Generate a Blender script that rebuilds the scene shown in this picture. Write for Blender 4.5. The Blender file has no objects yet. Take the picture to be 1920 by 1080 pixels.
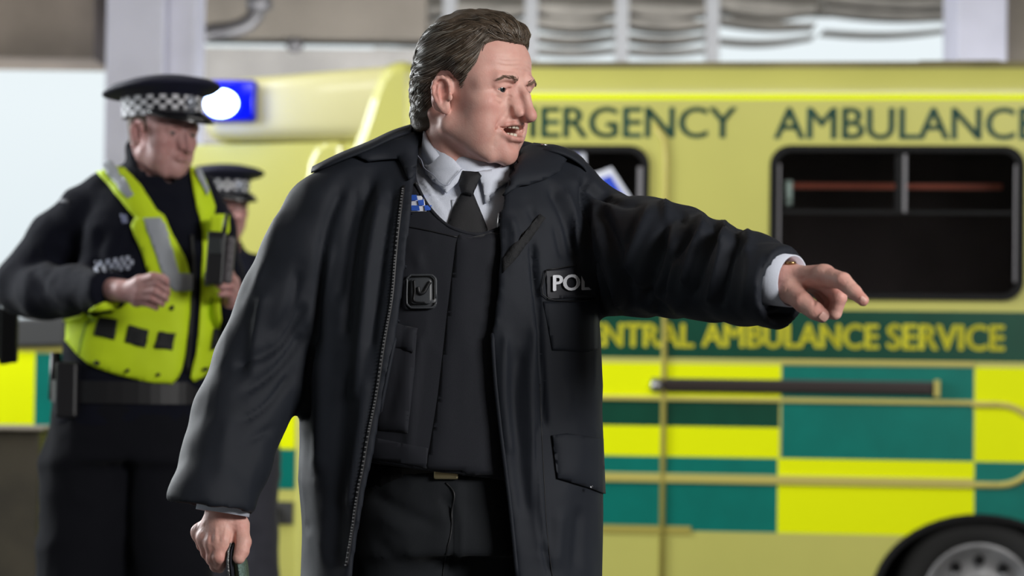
import bpy, math, random
import numpy as np
from mathutils import Vector, Matrix, geometry, noise
from mathutils.bvhtree import BVHTree

random.seed(7)
C = bpy.context.scene.collection
SC = bpy.context.scene
PI = math.pi

# ---------------------------------------------------------------- camera
FOC = 4800.0                       # focal length in pixels of the 1920 frame (90 mm on 36 mm film)
TH = math.atan(160 / FOC)          # pitched slightly up
ROLL = 0.0135
CAM = Vector((0, 0, 1.2))
fv = Vector((0, math.cos(TH), math.sin(TH)))
u0 = Vector((0, -math.sin(TH), math.cos(TH)))
rv = Vector((1, 0, 0)) * math.cos(ROLL) + u0 * math.sin(ROLL)
uv = -Vector((1, 0, 0)) * math.sin(ROLL) + u0 * math.cos(ROLL)
cam_d = bpy.data.cameras.new('camera')
cam = bpy.data.objects.new('camera', cam_d); C.objects.link(cam)
m3 = Matrix((rv, uv, -fv)).transposed()
cam.matrix_world = Matrix.Translation(CAM) @ m3.to_4x4()
cam_d.sensor_width = 36; cam_d.lens = 36 * FOC / 1920
cam_d.dof.use_dof = True; cam_d.dof.focus_distance = 3.92; cam_d.dof.aperture_fstop = 4.6
cam_d.clip_end = 200
SC.camera = cam

# ---------------------------------------------------------------- light and exposure
SC.view_settings.view_transform = 'Standard'; SC.view_settings.look = 'None'
SC.view_settings.gamma = 1; SC.view_settings.exposure = 0.0
w = bpy.data.worlds.new('sky'); SC.world = w; w.use_nodes = True
nt = w.node_tree; bg = nt.nodes['Background']
tc = nt.nodes.new('ShaderNodeTexCoord'); sx = nt.nodes.new('ShaderNodeSeparateXYZ')
rp = nt.nodes.new('ShaderNodeValToRGB')
nt.links.new(tc.outputs['Generated'], sx.inputs[0]); nt.links.new(sx.outputs['Z'], rp.inputs[0]); nt.links.new(rp.outputs[0], bg.inputs[0])
rp.color_ramp.elements[0].position = 0.0; rp.color_ramp.elements[0].color = (.74, .83, .87, 1)
rp.color_ramp.elements[1].position = 0.10; rp.color_ramp.elements[1].color = (.84, .92, .95, 1)
bg.inputs[1].default_value = 1.0

def area(name, loc, target, size, sizey, power, col):
    l = bpy.data.lights.new(name, 'AREA'); l.shape = 'RECTANGLE'; l.size = size; l.size_y = sizey
    l.energy = power; l.color = col
    o = bpy.data.objects.new(name, l); C.objects.link(o); o.location = loc
    o.rotation_euler = (Vector(target) - Vector(loc)).to_track_quat('-Z', 'Y').to_euler()
    return o
area('daylight_from_left_opening', (-4.8, 8.6, 3.1), (-.1, 4, 1.5), 3.0, 2.0, 440, (.93, .97, 1))
area('daylight_from_front_opening', (3.9, -0.1, 3.1), (0.1, 4.2, 1.4), 2.2, 1.2, 300, (1, .98, .96))
area('strip_lamp_over_bay', (1.0, 6.6, 3.5), (1.0, 11, 1.6), 6.0, 0.5, 75, (1, .99, .95))
area('added_fill_by_column', (-2.6, 9.5, 3.9), (-2.6, 13.6, 1.8), 2.0, 0.6, 42, (.95, .96, 1))  # added fill light to brighten the painted column, no fixture here
area('added_fill_far_slab', (0, 13.4, .9), (0, 18.0, 3.6), 10.0, 1.0, 420, (.96, .98, 1))  # added fill light that lifts the far concrete, ceiling and slats

# ---------------------------------------------------------------- helpers
def ray(px, py):
    return fv + rv * ((px - 960) / FOC) + uv * ((540 - py) / FOC)
def P(px, py, Y):
    d = ray(px, py); return CAM + d * (Y / d.y)
def proj(p):
    q = np.asarray(p, dtype=float) - np.array(CAM)
    z = q @ np.array(fv)
    return 960 + FOC * (q @ np.array(rv)) / z, 540 - FOC * (q @ np.array(uv)) / z

MATS = {}
def mat(name, col, rough=.6, metal=0.0, var=0.0, vscale=8.0, bump=0.0, bscale=200.0, spec=.5, emit=None, es=0, sss=0, sheen=0, coat=0, trans=0, var2=None, alpha=1):
    if name in MATS: return MATS[name]
    m = bpy.data.materials.new(name); m.use_nodes = True; MATS[name] = m
    n = m.node_tree; b = n.nodes['Principled BSDF']
    b.inputs['Base Color'].default_value = (*col, 1); b.inputs['Roughness'].default_value = rough
    b.inputs['Metallic'].default_value = metal; b.inputs['Specular IOR Level'].default_value = spec
    if sss:
        b.inputs['Subsurface Weight'].default_value = sss; b.inputs['Subsurface Radius'].default_value = (1, .35, .2); b.inputs['Subsurface Scale'].default_value = .006
    if sheen: b.inputs['Sheen Weight'].default_value = sheen; b.inputs['Sheen Roughness'].default_value = .4
    if coat: b.inputs['Coat Weight'].default_value = coat; b.inputs['Coat Roughness'].default_value = .08
    if trans: b.inputs['Transmission Weight'].default_value = trans
    if emit: b.inputs['Emission Color'].default_value = (*emit, 1); b.inputs['Emission Strength'].default_value = es
    if alpha < 1: b.inputs['Alpha'].default_value = alpha
    tcn = n.nodes.new('ShaderNodeTexCoord')
    if var:
        nz = n.nodes.new('ShaderNodeTexNoise'); nz.inputs['Scale'].default_value = vscale; nz.inputs['Detail'].default_value = 5
        n.links.new(tcn.outputs['Object'], nz.inputs['Vector'])
        mx = n.nodes.new('ShaderNodeMix'); mx.data_type = 'RGBA'
        c2 = var2 if var2 else tuple(max(0, c * (1 - var)) for c in col)
        c1 = col if var2 else tuple(min(1, c * (1 + var * .6)) for c in col)
        mx.inputs[6].default_value = (*c1, 1); mx.inputs[7].default_value = (*c2, 1)
        mr = n.nodes.new('ShaderNodeMapRange'); mr.inputs[1].default_value = .35; mr.inputs[2].default_value = .65
        n.links.new(nz.outputs[0], mr.inputs[0]); n.links.new(mr.outputs[0], mx.inputs[0]); n.links.new(mx.outputs[2], b.inputs['Base Color'])
    if bump:
        nb = n.nodes.new('ShaderNodeTexNoise'); nb.inputs['Scale'].default_value = bscale; nb.inputs['Detail'].default_value = 3
        n.links.new(tcn.outputs['Object'], nb.inputs['Vector'])
        bp = n.nodes.new('ShaderNodeBump'); bp.inputs['Strength'].default_value = bump; bp.inputs['Distance'].default_value = .002
        n.links.new(nb.outputs[0], bp.inputs['Height']); n.links.new(bp.outputs[0], b.inputs['Normal'])
    return m

def srgb(r, g, b):
    f = lambda c: (c / 255 / 12.92) if c / 255 <= .04045 else ((c / 255 + .055) / 1.055) ** 2.4
    return (f(r), f(g), f(b))

def thing(name, label, cat, loc=(0, 0, 0), rz=0, group=None):
    o = bpy.data.objects.new(name, None); C.objects.link(o); o.empty_display_size = .1
    o.location = loc; o.rotation_euler = (0, 0, rz); tag(o, label, cat, group); return o
def tag(o, label=None, cat=None, group=None, kind=None):
    if label: o['label'] = label
    if cat: o['category'] = cat
    if group: o['group'] = group
    if kind: o['kind'] = kind
    return o
def link_mesh(name, me, mats, parent=None, smooth=False, world=True):
    o = bpy.data.objects.new(name, me); C.objects.link(o)
    for m in (mats if isinstance(mats, (list, tuple)) else [mats]): me.materials.append(m)
    if parent is not None:
        o.parent = parent
        if world:                       # vertices were given in world space: keep them there
            bpy.context.view_layer.update()
            o.matrix_parent_inverse = parent.matrix_world.inverted()
    if smooth: me.polygons.foreach_set('use_smooth', [True] * len(me.polygons))
    return o

class MB:
    """collects shapes into one mesh"""
    def __init__(s): s.v = []; s.f = []; s.m = []; s.sm = []
    def add(s, vs, fs, m=0, sm=False):
        o = len(s.v); s.v += [tuple(v) for v in vs]
        for f in fs: s.f.append([i + o for i in f]); s.m.append(m); s.sm.append(sm)
    def box(s, lo, hi, m=0, rot=None, ctr=None):
        x0, y0, z0 = lo; x1, y1, z1 = hi
        vs = [Vector(p) for p in ((x0,y0,z0),(x1,y0,z0),(x1,y1,z0),(x0,y1,z0),(x0,y0,z1),(x1,y0,z1),(x1,y1,z1),(x0,y1,z1))]
        if rot is not None:
            c = Vector(ctr) if ctr is not None else sum(vs, Vector()) / 8
            vs = [rot @ (v - c) + c for v in vs]
        s.add(vs, [(0,3,2,1),(4,5,6,7),(0,1,5,4),(1,2,6,5),(2,3,7,6),(3,0,4,7)], m)
    def tube(s, pts, rad, n=10, m=0, caps=True, flat=1.0, up=None):
        pts = [Vector(p) for p in pts]
        rad = rad if isinstance(rad, (list, tuple)) else [rad] * len(pts)
        rings = []; prev = None
        for i, p in enumerate(pts):
            t = (pts[min(i + 1, len(pts) - 1)] - pts[max(i - 1, 0)]).normalized()
            if prev is None:
                a = Vector(up) if up else (Vector((0, 0, 1)) if abs(t.z) < .9 else Vector((1, 0, 0)))
            else: a = prev
            a = (a - t * a.dot(t)).normalized(); prev = a; b = t.cross(a)
            rings.append([p + a * (math.cos(2*PI*k/n) * rad[i]) + b * (math.sin(2*PI*k/n) * rad[i] * flat) for k in range(n)])
        vs = [v for r in rings for v in r]; fs = []
        for i in range(len(pts) - 1):
            for k in range(n):
                fs.append((i*n+k, i*n+(k+1) % n, (i+1)*n+(k+1) % n, (i+1)*n+k))
        if caps: fs.append(tuple(range(n))[::-1]); fs.append(tuple((len(pts)-1)*n + k for k in range(n)))
        s.add(vs, fs, m, True)
    def prism(s, poly, y0, y1, m=0, mp=None):
        """poly of (x, z) pulled along y"""
        mp = mp or (lambda x, y, z: (x, y, z)); n = len(poly)
        vs = [mp(x, y0, z) for x, z in poly] + [mp(x, y1, z) for x, z in poly]
        fs = [tuple(range(n)), tuple(range(2*n - 1, n - 1, -1))] + [(i, i + n, (i+1) % n + n, (i+1) % n) for i in range(n)]
        s.add(vs, fs, m)
    def lathe(s, prof, n=32, m=0, mp=None, sm=True):
        """prof of (r, h) turned about the z axis, mp maps to place"""
        mp = mp or (lambda v: v); vs = []; fs = []
        for r, h in prof:
            for k in range(n): vs.append(mp(Vector((r*math.cos(2*PI*k/n), r*math.sin(2*PI*k/n), h))))
        for i in range(len(prof) - 1):
            for k in range(n): fs.append((i*n+k, i*n+(k+1) % n, (i+1)*n+(k+1) % n, (i+1)*n+k))
        s.add(vs, fs, m, sm)
    def build(s, name, mats, parent=None, world=True, bevel=0, subsurf=0):
        me = bpy.data.meshes.new(name); me.from_pydata([tuple(v) for v in s.v], [], s.f)
        o = link_mesh(name, me, mats, parent, False, world)
        me.polygons.foreach_set('material_index', s.m); me.polygons.foreach_set('use_smooth', s.sm); me.update()
        if bevel:
            b = o.modifiers.new('bevel', 'BEVEL'); b.width = bevel; b.segments = 2; b.limit_method = 'ANGLE'
        if subsurf:
            b = o.modifiers.new('ss', 'SUBSURF'); b.levels = subsurf; b.render_levels = subsurf
        return o

def text_mesh(body, bold=0.0):
    cu = bpy.data.curves.new('t', 'FONT'); cu.body = body; cu.size = 1; cu.resolution_u = 4
    o = bpy.data.objects.new('t', cu); C.objects.link(o)
    dg = bpy.context.evaluated_depsgraph_get(); me = bpy.data.meshes.new_from_object(o.evaluated_get(dg))
    vs = [tuple(v.co) for v in me.vertices]; fs = [list(p.vertices) for p in me.polygons]
    bpy.data.objects.remove(o); bpy.data.meshes.remove(me); bpy.data.curves.remove(cu)
    if bold:                                 # heavier strokes: the same outlines repeated a little to each side
        n0 = len(vs); base, bf = list(vs), list(fs)
        for dx, dy in ((bold, 0), (-bold, 0), (0, bold*.6), (0, -bold*.6)):
            o_ = len(vs); vs += [(v[0] + dx, v[1] + dy, v[2]) for v in base]; fs += [[i + o_ for i in f] for f in bf]
    xs = [v[0] for v in vs]; ys = [v[1] for v in vs]
    x0, x1, y0, y1 = min(xs), max(xs), min(ys), max(ys)
    return [((v[0] - x0) / (x1 - x0), (v[1] - y0) / (y1 - y0)) for v in vs], fs

def in_poly(x, y, poly):
    c = False; j = len(poly) - 1
    for i in range(len(poly)):
        xi, yi = poly[i]; xj, yj = poly[j]
        if (yi > y) != (yj > y) and x < (xj - xi) * (y - yi) / (yj - yi) + xi: c = not c
        j = i
    return c
def rrect(x0, y0, x1, y1, r, n=6):
    out = []
    for cx, cy, a0 in ((x1-r, y1-r, 0), (x0+r, y1-r, 90), (x0+r, y0+r, 180), (x1-r, y0+r, 270)):
        for k in range(n + 1):
            a = math.radians(a0 + 90 * k / n); out.append((cx + r*math.cos(a), cy + r*math.sin(a)))
    return out
def smoothpoly(pts, n=4, closed=True):
    """Catmull-Rom through the points"""
    out = []; N = len(pts)
    rng = range(N) if closed else range(N - 1)
    for i in rng:
        p = [np.array(pts[(i + k) % N] if closed else pts[min(max(i + k, 0), N - 1)], float) for k in (-1, 0, 1, 2)]
        for k in range(n):
            t = k / n
            out.append(tuple(.5 * ((2*p[1]) + (-p[0]+p[2])*t + (2*p[0]-5*p[1]+4*p[2]-p[3])*t*t + (-p[0]+3*p[1]-3*p[2]+p[3])*t**3)))
    if not closed: out.append(tuple(float(c) for c in pts[-1]))
    return out
# ---------------------------------------------------------------- the setting
conc = mat('concrete', srgb(134, 126, 116), .9, var=.25, vscale=1.2, bump=.6, bscale=30)
concd = mat('dark_concrete', srgb(124, 114, 104), .9, var=.35, vscale=1.5, bump=.6, bscale=30)
paintw = mat('painted_column', srgb(206, 206, 222), .7, var=.08, vscale=3, bump=.2)
asph = mat('asphalt', srgb(70, 70, 70), .85, var=.3, vscale=6, bump=.8, bscale=120)
steel = mat('galvanised_pipe', srgb(118, 116, 118), .45, .6, var=.2)
pale = mat('white_soffit', srgb(225, 225, 228), .6, var=.08, vscale=4)

b = MB(); b.box((-14, -6, -.3), (14, 30, 0)); tag(b.build('floor', asph), kind='structure')
b = MB(); b.box((-14, -6.3, 0), (14, -6, 4.35)); tag(b.build('occluder_wall_front', concd), kind='structure')  # unseen wall added behind the camera to block sky light
b = MB(); b.box((9.0, -6, 0), (9.3, 13, 4.35)); tag(b.build('occluder_wall_right', conc), kind='structure')  # unseen wall added on the right to hold back sky light
# ceiling: slab with deep ribs, ending at the far daylight opening
b = MB(); b.box((-14, -6, 4.35), (14, 19.2, 4.7))
tag(b.build('ceiling', conc), kind='structure')
# far soffit: bays of bowed white slats between posts; daylight comes through the gaps
def far(px, py, Y=19.5): return P(px, py, Y)
b = MB()
bays = [(700, 840), (846, 992), (1000, 1160), (1172, 1330), (1342, 1530), (1545, 1795)]
for bi, (xa, xb) in enumerate(bays):
    lines = [(2, 26), (30, 50), (60, 70), (86, 93)] if bi < 4 else ([(-4, 22), (34, 44), (66, 71)] if bi == 4 else [(-8, 6), (16, 26), (52, 55)])
    for li, (ya, yb) in enumerate(lines):
        N = 14; ring = []
        for k in range(N + 1):
            t = k / N; x = xa + (xb - xa) * t
            bow = math.sin(t * PI) * (5 if li % 2 else 8) + (6 if bi > 3 else 2) * (t - .5) * (2 if li < 2 else -1)
            th = (.45 + .55 * math.sin(PI * min(1, t * 1.15)) ** .7)
            yc = (ya + yb) / 2 + bow; h = (yb - ya) / 2 * th
            ring.append((far(x, yc - h), far(x, yc + h)))
        vs = []
        for t_, b_ in ring:
            vs += [t_, b_, b_ + Vector((0, .35, .0)), t_ + Vector((0, .35, 0))]
        fs = []
        for k in range(N):
            o = k * 4
            for j in range(4): fs.append((o + j, o + (j+1) % 4, o + 4 + (j+1) % 4, o + 4 + j))
        fs += [(0, 3, 2, 1), (N*4, N*4+1, N*4+2, N*4+3)]
        b.add(vs, fs, 0)
tag(b.build('trim_1', mat('weathered_slat', srgb(190, 183, 174), .9, var=.35, vscale=2)), kind='structure')
b = MB()
for x in (843, 996, 1166, 1336):
    p = far(x, 50); b.box((p.x - .05, 19.45, 2.2), (p.x + .05, 19.6, 4.35))
for i, z in enumerate((2.92, 3.12, 3.33)):
    xa, xb = far(640, 90).x, far(1560 - i*60, 90).x
    b.box((xa, 20.2, z - .035), (xb, 20.3, z + .04))
tag(b.build('trim_2', pale), kind='structure')
b = MB(); b.box((far(640, 40).x, 20.6, far(1000, -22).z), (far(1860, 40).x, 20.9, 4.7)); tag(b.build('trim_4', conc), kind='structure')
# cross beams
b = MB(); p0 = P(-400, 110, 14); p1 = P(192, 122, 14)
b.box((p0.x, 13.7, 2.86), (p1.x, 14.3, 4.35)); tag(b.build('trim_3', concd), kind='structure')
# painted column left and grey column right
a_, c_ = P(190, 500, 13.2), P(355, 500, 13.2)
b = MB(); b.box((a_.x, 13.2, 0), (a_.x + .3, 14.35, 4.35)); b.box((a_.x + .3, 13.3, 0), (c_.x, 13.7, 4.35))
tag(b.build('wall_column_left', paintw, bevel=.015), kind='structure')
a_, c_ = P(1793, 500, 14), P(2300, 500, 14)
b = MB(); b.box((a_.x, 14, 0), (a_.x + .27, 14.5, 4.35), 0); b.box((a_.x + .27, 14.1, 0), (c_.x, 14.5, 4.35), 1)
tag(b.build('wall_column_right', [paintw, conc], bevel=.01), kind='structure')
# lintel wall between the left column and the slats, and the low wall behind the van
a_, c_ = P(330, 60, 16), P(800, 60, 16)
b = MB(); b.box((a_.x, 16, 2.62), (c_.x, 16.35, 3.22)); b.box((a_.x, 15.9, 3.28), (c_.x, 16.3, 4.35), 1)
tag(b.build('wall_back', [mat('pale_plaster', srgb(168, 164, 160), .85, var=.18, vscale=2.5, bump=.3), conc]), kind='structure')
# pipework bending under the ceiling
t = thing('service_pipe', 'grey metal service pipe bending beneath the concrete ceiling beside the pale column', 'pipe', tuple(P(430, 60, 15)))
b = MB(); pts = smoothpoly([P(365, 74, 15), P(395, 60, 15), P(430, 56, 15), P(462, 45, 15), P(480, 25, 15), P(486, -5, 15), P(488, -60, 15)], 6, False)
b.tube(pts, .05, 12); b.build('pipe', steel, t)
b = MB(); b.tube([P(365, 66, 15.0), P(362, 110, 15), P(360, 160, 15)], .035, 10); b.build('branch', steel, t)
b = MB(); q = P(486, 2, 15); b.lathe([(.0, -.05), (.075, -.05), (.075, .05), (0, .05)], 16, mp=lambda v, q=q: v + q); b.build('coupling', steel, t)
for lx in (552, ):
    t = thing('wall_bracket', 'small round dark fitting on the pale beam above the cab roof', 'fitting', tuple(P(lx, 82, 15.99)))
    b = MB(); q = P(lx, 82, 15.96); b.lathe([(0, -.03), (.045, -.03), (.055, .0), (.055, .04)], 16, mp=lambda v, q=q: Vector((v.x, v.z, v.y)) + q); b.build('fitting_body', steel, t)

# ---------------------------------------------------------------- ambulance
AA = -math.radians(6.7)
anc = P(1245, 700, 10.2)
AE = Vector((math.cos(AA), math.sin(AA), 0)); AN = Vector((-math.sin(AA), math.cos(AA), 0)); A0 = Vector((anc.x, anc.y, 0))
def A(px, py):
    d = ray(px, py); t = (A0 - CAM).dot(AN) / d.dot(AN); q = CAM + d * t - A0
    return q.dot(AE), q.z
def AL(x, y, z): return A0 + AE * x + AN * y + Vector((0, 0, z))
yel = mat('pale_yellow_paint', srgb(200, 197, 106), .3, var=.05, vscale=1.5, coat=.5, spec=.4)
lime = mat('fluorescent_yellow_film', srgb(240, 250, 0), .5, spec=.12)
teal = mat('teal_film', srgb(0, 116, 104), .4, coat=.05, spec=.25, var=.08)
dgreen = mat('dark_green_film', srgb(10, 70, 52), .35, coat=.1, spec=.3, var=.1)
edgec = mat('moulding_paint', srgb(196, 184, 96), .4)
rubber = mat('black_rubber', srgb(20, 20, 21), .75, spec=.25)
glass = mat('tinted_glass', (.008, .008, .009), .1, spec=.3)
dkgrey = mat('dark_grey_plastic', srgb(62, 62, 62), .5)
alu = mat('brushed_metal', srgb(150, 150, 152), .35, .8)
amb = thing('ambulance', 'yellow and green chequered emergency ambulance parked side-on behind the men', 'ambulance', (A0.x, A0.y, 0), AA)

def cdt(outer, holes, extra, step):
    """triangulate a region with interior constraint loops -> verts, tris"""
    vs = []; es = []
    for lp in [outer] + holes + extra:
        o = len(vs); vs += [Vector(p) for p in lp]; n = len(lp); es += [(o + i, o + (i+1) % n) for i in range(n)]
    r = geometry.delaunay_2d_cdt(vs, es, [], 0, 1e-6)
    V, F = r[0], r[2]; out = []
    for f in F:
        cx = sum(V[i].x for i in f) / len(f); cy = sum(V[i].y for i in f) / len(f)
        if in_poly(cx, cy, outer) and not any(in_poly(cx, cy, h) for h in holes): out.append((list(f), cx, cy))
    return [tuple(v) for v in V], out

XF = A(705, 600)[0]; XR = A(2330, 600)[0]; ZT = A(1500, 176)[1]; ZR = A(1500, 110)[1]; ZB = .36
W = 2.05
def R(x0, y0, x1, y1):
    (a, zt), (c, _) = A(x0, y0), A(x1, y0); zb = A(x0, y1)[1]; zt2 = A(x1, y0)[1]; zb2 = A(x1, y1)[1]
    zt = (zt + zt2) / 2; zb = (zb + zb2) / 2
    return [(a, zb), (c, zb), (c, zt), (a, zt)]
def lev(px, py): return A(px, py)[1]
def RZ(pxa, pxb, zt, zb):
    a, c = A(pxa, 600)[0], A(pxb, 600)[0]; return [(a, zb), (c, zb), (c, zt), (a, zt)]
z1, z2 = lev(1400, 676), lev(1400, 577 + 3)
zr = {k: lev(1500, v) for k, v in dict(gt=581, gb=674, s1=685, m1=748, m2=755, b1=803, b2=860, m3=892, m4=909, b3=1000).items()}
wl = [A(x, y) for x, y in ((960, 275), (1212, 570))]; wr = [A(x, y) for x, y in ((1447, 275), (1917, 562))]
holeL = rrect(wl[0][0], wl[1][1], wl[1][0], wl[0][1], .075)
holeR = rrect(wr[0][0], wr[1][1], wr[1][0], wr[0][1], .075)
wc = A(1838, 1105); RA = .425
arch = [(wc[0] + RA*math.cos(a), .335 + RA*.80*math.sin(a)) for a in np.linspace(0, PI, 25)]
XF2 = XF + .16
outer = [(XF2, ZB)] + [(arch[-1][0], ZB)] + arch[::-1] + [(arch[0][0], ZB)] + [(XR - .16, ZB), (XR - .16, ZT), (XF2, ZT)]
regs = [(RZ(1005, 2300, lev(1500, 173), lev(1500, 187)), 1), (RZ(1005 - 262, 2300, zr['gt'], zr['gb']), 3), (RZ(743, 753, lev(1500, 173), zr['gt']), 1), (RZ(753, 1005, lev(1500, 173), lev(1500, 187)), 1),
        (RZ(745, 1465, zr['s1'], zr['m1']), 1), (RZ(1467, 1827, zr['s1'], zr['b2']), 2),
        (RZ(745, 1463, zr['m2'], zr['b1']), 3), (RZ(745, 1463, zr['b1'], zr['b2']), 1), (RZ(745, 1461, zr['b2'], zr['b3']), 2),
        (RZ(1461, 1829, zr['b2'], zr['b3']), 1), (RZ(1829, 2200, zr['s1'], zr['b2']), 1), (RZ(1829, 2200, zr['b2'], zr['b3']), 2)]
V, T = cdt(outer, [holeL, holeR], [r[0] for r in regs], .1)
b = MB()
vs = [(x, 0, z) for x, z in V]
for f, cx, cy in T:
    m = 0
    for r, k in regs:
        if in_poly(cx, cy, r): m = k; break
    b.m.append(m); b.f.append(f); b.sm.append(False)
b.v = vs
# rounded shell behind the flat side: loops of a rounded rectangle rising to the roof
def loop(ins, z, n=8):
    r = max(.16 - ins, .02); out = []
    x0, x1, y0, y1 = XF + ins, XR - ins, 0 + ins, W - ins
    for cx, cy, a0 in ((x1-r, y0+r, -90), (x1-r, y1-r, 0), (x0+r, y1-r, 90), (x0+r, y0+r, 180)):
        for k in range(n + 1):
            a = math.radians(a0 + 90*k/n); out.append((cx + r*math.cos(a), cy + r*math.sin(a), z))
    return out
lv = [(0, ZB), (0, ZT)]; RR = ZR - ZT
for k in range(1, 8):
    a = k / 7 * PI / 2; lv.append((.14 * (1 - math.cos(a)), ZT + RR * math.sin(a)))
lv += [(.35, ZR + .008), (.7, ZR + .012)]
loops = [loop(i, z) for i, z in lv]; n = len(loops[0]); o = len(b.v)
for l in loops: b.v += l
for i in range(len(loops) - 1):
    for k in range(n):
        if i == 0 and k == n - 1: continue        # the flat side stands here
        b.f.append([o+i*n+k, o+i*n+(k+1) % n, o+(i+1)*n+(k+1) % n, o+(i+1)*n+k]); b.m.append(0); b.sm.append(True)
b.f.append([o+(len(loops)-1)*n+k for k in range(n)]); b.m.append(0); b.sm.append(False)
def local_link(mb, name, mats, parent=amb, **k): return mb.build(name, mats, parent, False, **k)
local_link(b, 'body', [yel, lime, teal, dgreen])
# raised mouldings, seams, roof gutter
b = MB()
def strip(pxa, pxb, zt, zb, t=.012, m=0, bb=None):
    a, c = A(pxa, 600)[0], A(pxb, 600)[0]; (bb or b).box((a, -t, zb), (c, .01, zt), m)
strip(745, 1830, zr['m1'] + .004, zr['m2']); strip(745, 1828, zr['m3'], zr['m4']); strip(1465, 1827, zr['gb'], zr['s1'] + .002, .006)
xa, xb = A(1828, 600)[0], A(1905, 600)[0]; zc = (zr['m1'] + zr['m4']) / 2; rr = (zr['m1'] - zr['m4']) / 2 - .012
b.tube([(xb - rr*.4 + rr*math.sin(a), -.002, zc + rr*math.cos(a)) for a in np.linspace(0, PI, 16)], .014, 8)
b.tube([(xa - .01, -.002, zc + rr), (xb - rr*.4, -.002, zc + rr)], .014, 8); b.tube([(xa - .01, -.002, zc - rr), (xb - rr*.4, -.002, zc - rr)], .014, 8)
local_link(b, 'side_moulding', edgec, bevel=.003)
b = MB(); xa = A(1246, 600)[0]; b.tube([(xa - .05, -.004, lev(1245, 235)), (xa - .008, -.004, lev(1245, 262)), (xa, -.004, lev(1245, 300)), (xa, -.004, .38)], .011, 8); local_link(b, 'door_seam', edgec)
b = MB(); xa = A(760, 600)[0]; b.tube([(xa, -.002, 2.1), (xa, -.002, .38)], .008, 8); local_link(b, 'door_seam', edgec)

b = MB(); xa, xb = XF + .3, XR - .2
b.box((xa, .05, ZR - .035), (xb, .075, ZR - .005)); local_link(b, 'roof_gutter', mat('roof_reflection_trim', srgb(120, 112, 72), .8, var=.3, vscale=3), bevel=.004)  # gutter colour carries the brownish reflection of the curved roof edge
b = MB(); p = [A(x, y) for x, y in ((1690, 118), (1730, 98), (1880, 97), (1930, 112))]
b.prism([(x, z) for x, z in p], .25, 1.2); local_link(b, 'roof_vent', mat('olive_roof_cover', srgb(120, 116, 76), .7), bevel=.02)
# sliding door rail
b = MB(); (xa, zt), (xb, zb) = A(1222, 711), A(1757, 740)
zt, zb = lev(1490, 712), lev(1490, 738)
b.box((xa, -.012, zb), (xb, .004, zt), 0); b.box((xa + .02, -.03, zb + .01), (xb - .02, -.01, zt - .008), 1); b.box((xb - .012, -.03, zb - .006), (xb + .01, .003, zt + .006), 2)
local_link(b, 'sliding_door_rail', [dkgrey, mat('rail_groove', srgb(58, 50, 48), .4, .5), edgec], bevel=.003)
b = MB(); q = A(1232, 723); b.lathe([(0, -.04), (.02, -.04), (.026, -.02), (.026, .0)], 14, mp=lambda v: Vector((q[0] + v.x, v.z, q[1] + v.y))); local_link(b, 'rail_roller', alu)
# wheel arch, tyre, wheel
b = MB(); inner = [(wc[0] + (RA-.03)*math.cos(a), .335 + (RA-.03)*.80*math.sin(a)) for a in np.linspace(0, PI, 25)]
vs = [(x, -.012, z) for x, z in arch] + [(x, -.012, z) for x, z in inner] + [(x, .35, z) for x, z in inner] + [(x, .0, z) for x, z in arch]
fs = []
for k in range(24):
    fs += [(k, k+1, 26+k, 25+k), (25+k, 26+k, 51+k, 50+k), (75+k, 76+k, k+1, k)]
fs.append(tuple(range(50, 75)))
b.add(vs, fs); local_link(b, 'wheel_arch', rubber)
whl = bpy.data.objects.new('wheel', None)
def wmp(v): return Vector((wc[0] + v.x, .05 + v.z, .335 + v.y))
b = MB(); b.lathe([(.215, .0), (.235, -.02), (.30, -.025), (.325, 0), (.334, .05), (.334, .17), (.32, .21), (.2, .22)], 48, mp=wmp)
ty = local_link(b, 'tyre', mat('tyre_rubber', srgb(30, 30, 30), .8, bump=.5, bscale=60))
b = MB(); b.lathe([(0, -.005), (.06, -.01), (.075, .01), (.12, .03), (.175, .02), (.205, -.012), (.222, -.016), (.226, .01)], 40, mp=wmp)
for k in range(8):
    a = k*PI/4; r = .135
    b.lathe([(0, .008), (.014, .008), (.014, .03)], 8, mp=lambda v, a=a, r=r: wmp(v + Vector((r*math.cos(a), r*math.sin(a), 0))))
local_link(b, 'wheel_rim', mat('wheel_metal', srgb(140, 140, 142), .45, .3, var=.3))
b = MB()
for k in range(10):
    a = (k + .5)*2*PI/10; b = MB()
    b.lathe([(0, -.001), (.021, -.001), (.021, .012)], 12, mp=lambda v, a=a: wmp(v + Vector((.155*math.cos(a), .155*math.sin(a), .006))))
    local_link(b, 'rim_opening', rubber)
# front tyre far left under the bonnet
cwx = A(30, 1105)[0]
b = MB(); b.lathe([(0, -.02), (.2, -.02), (.215, -.02), (.30, -.025), (.335, 0), (.345, .05), (.345, .2)], 40, mp=lambda v: Vector((cwx + v.x, .1 + v.z, .345 + v.y))); local_link(b, 'tyre', rubber)
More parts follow.
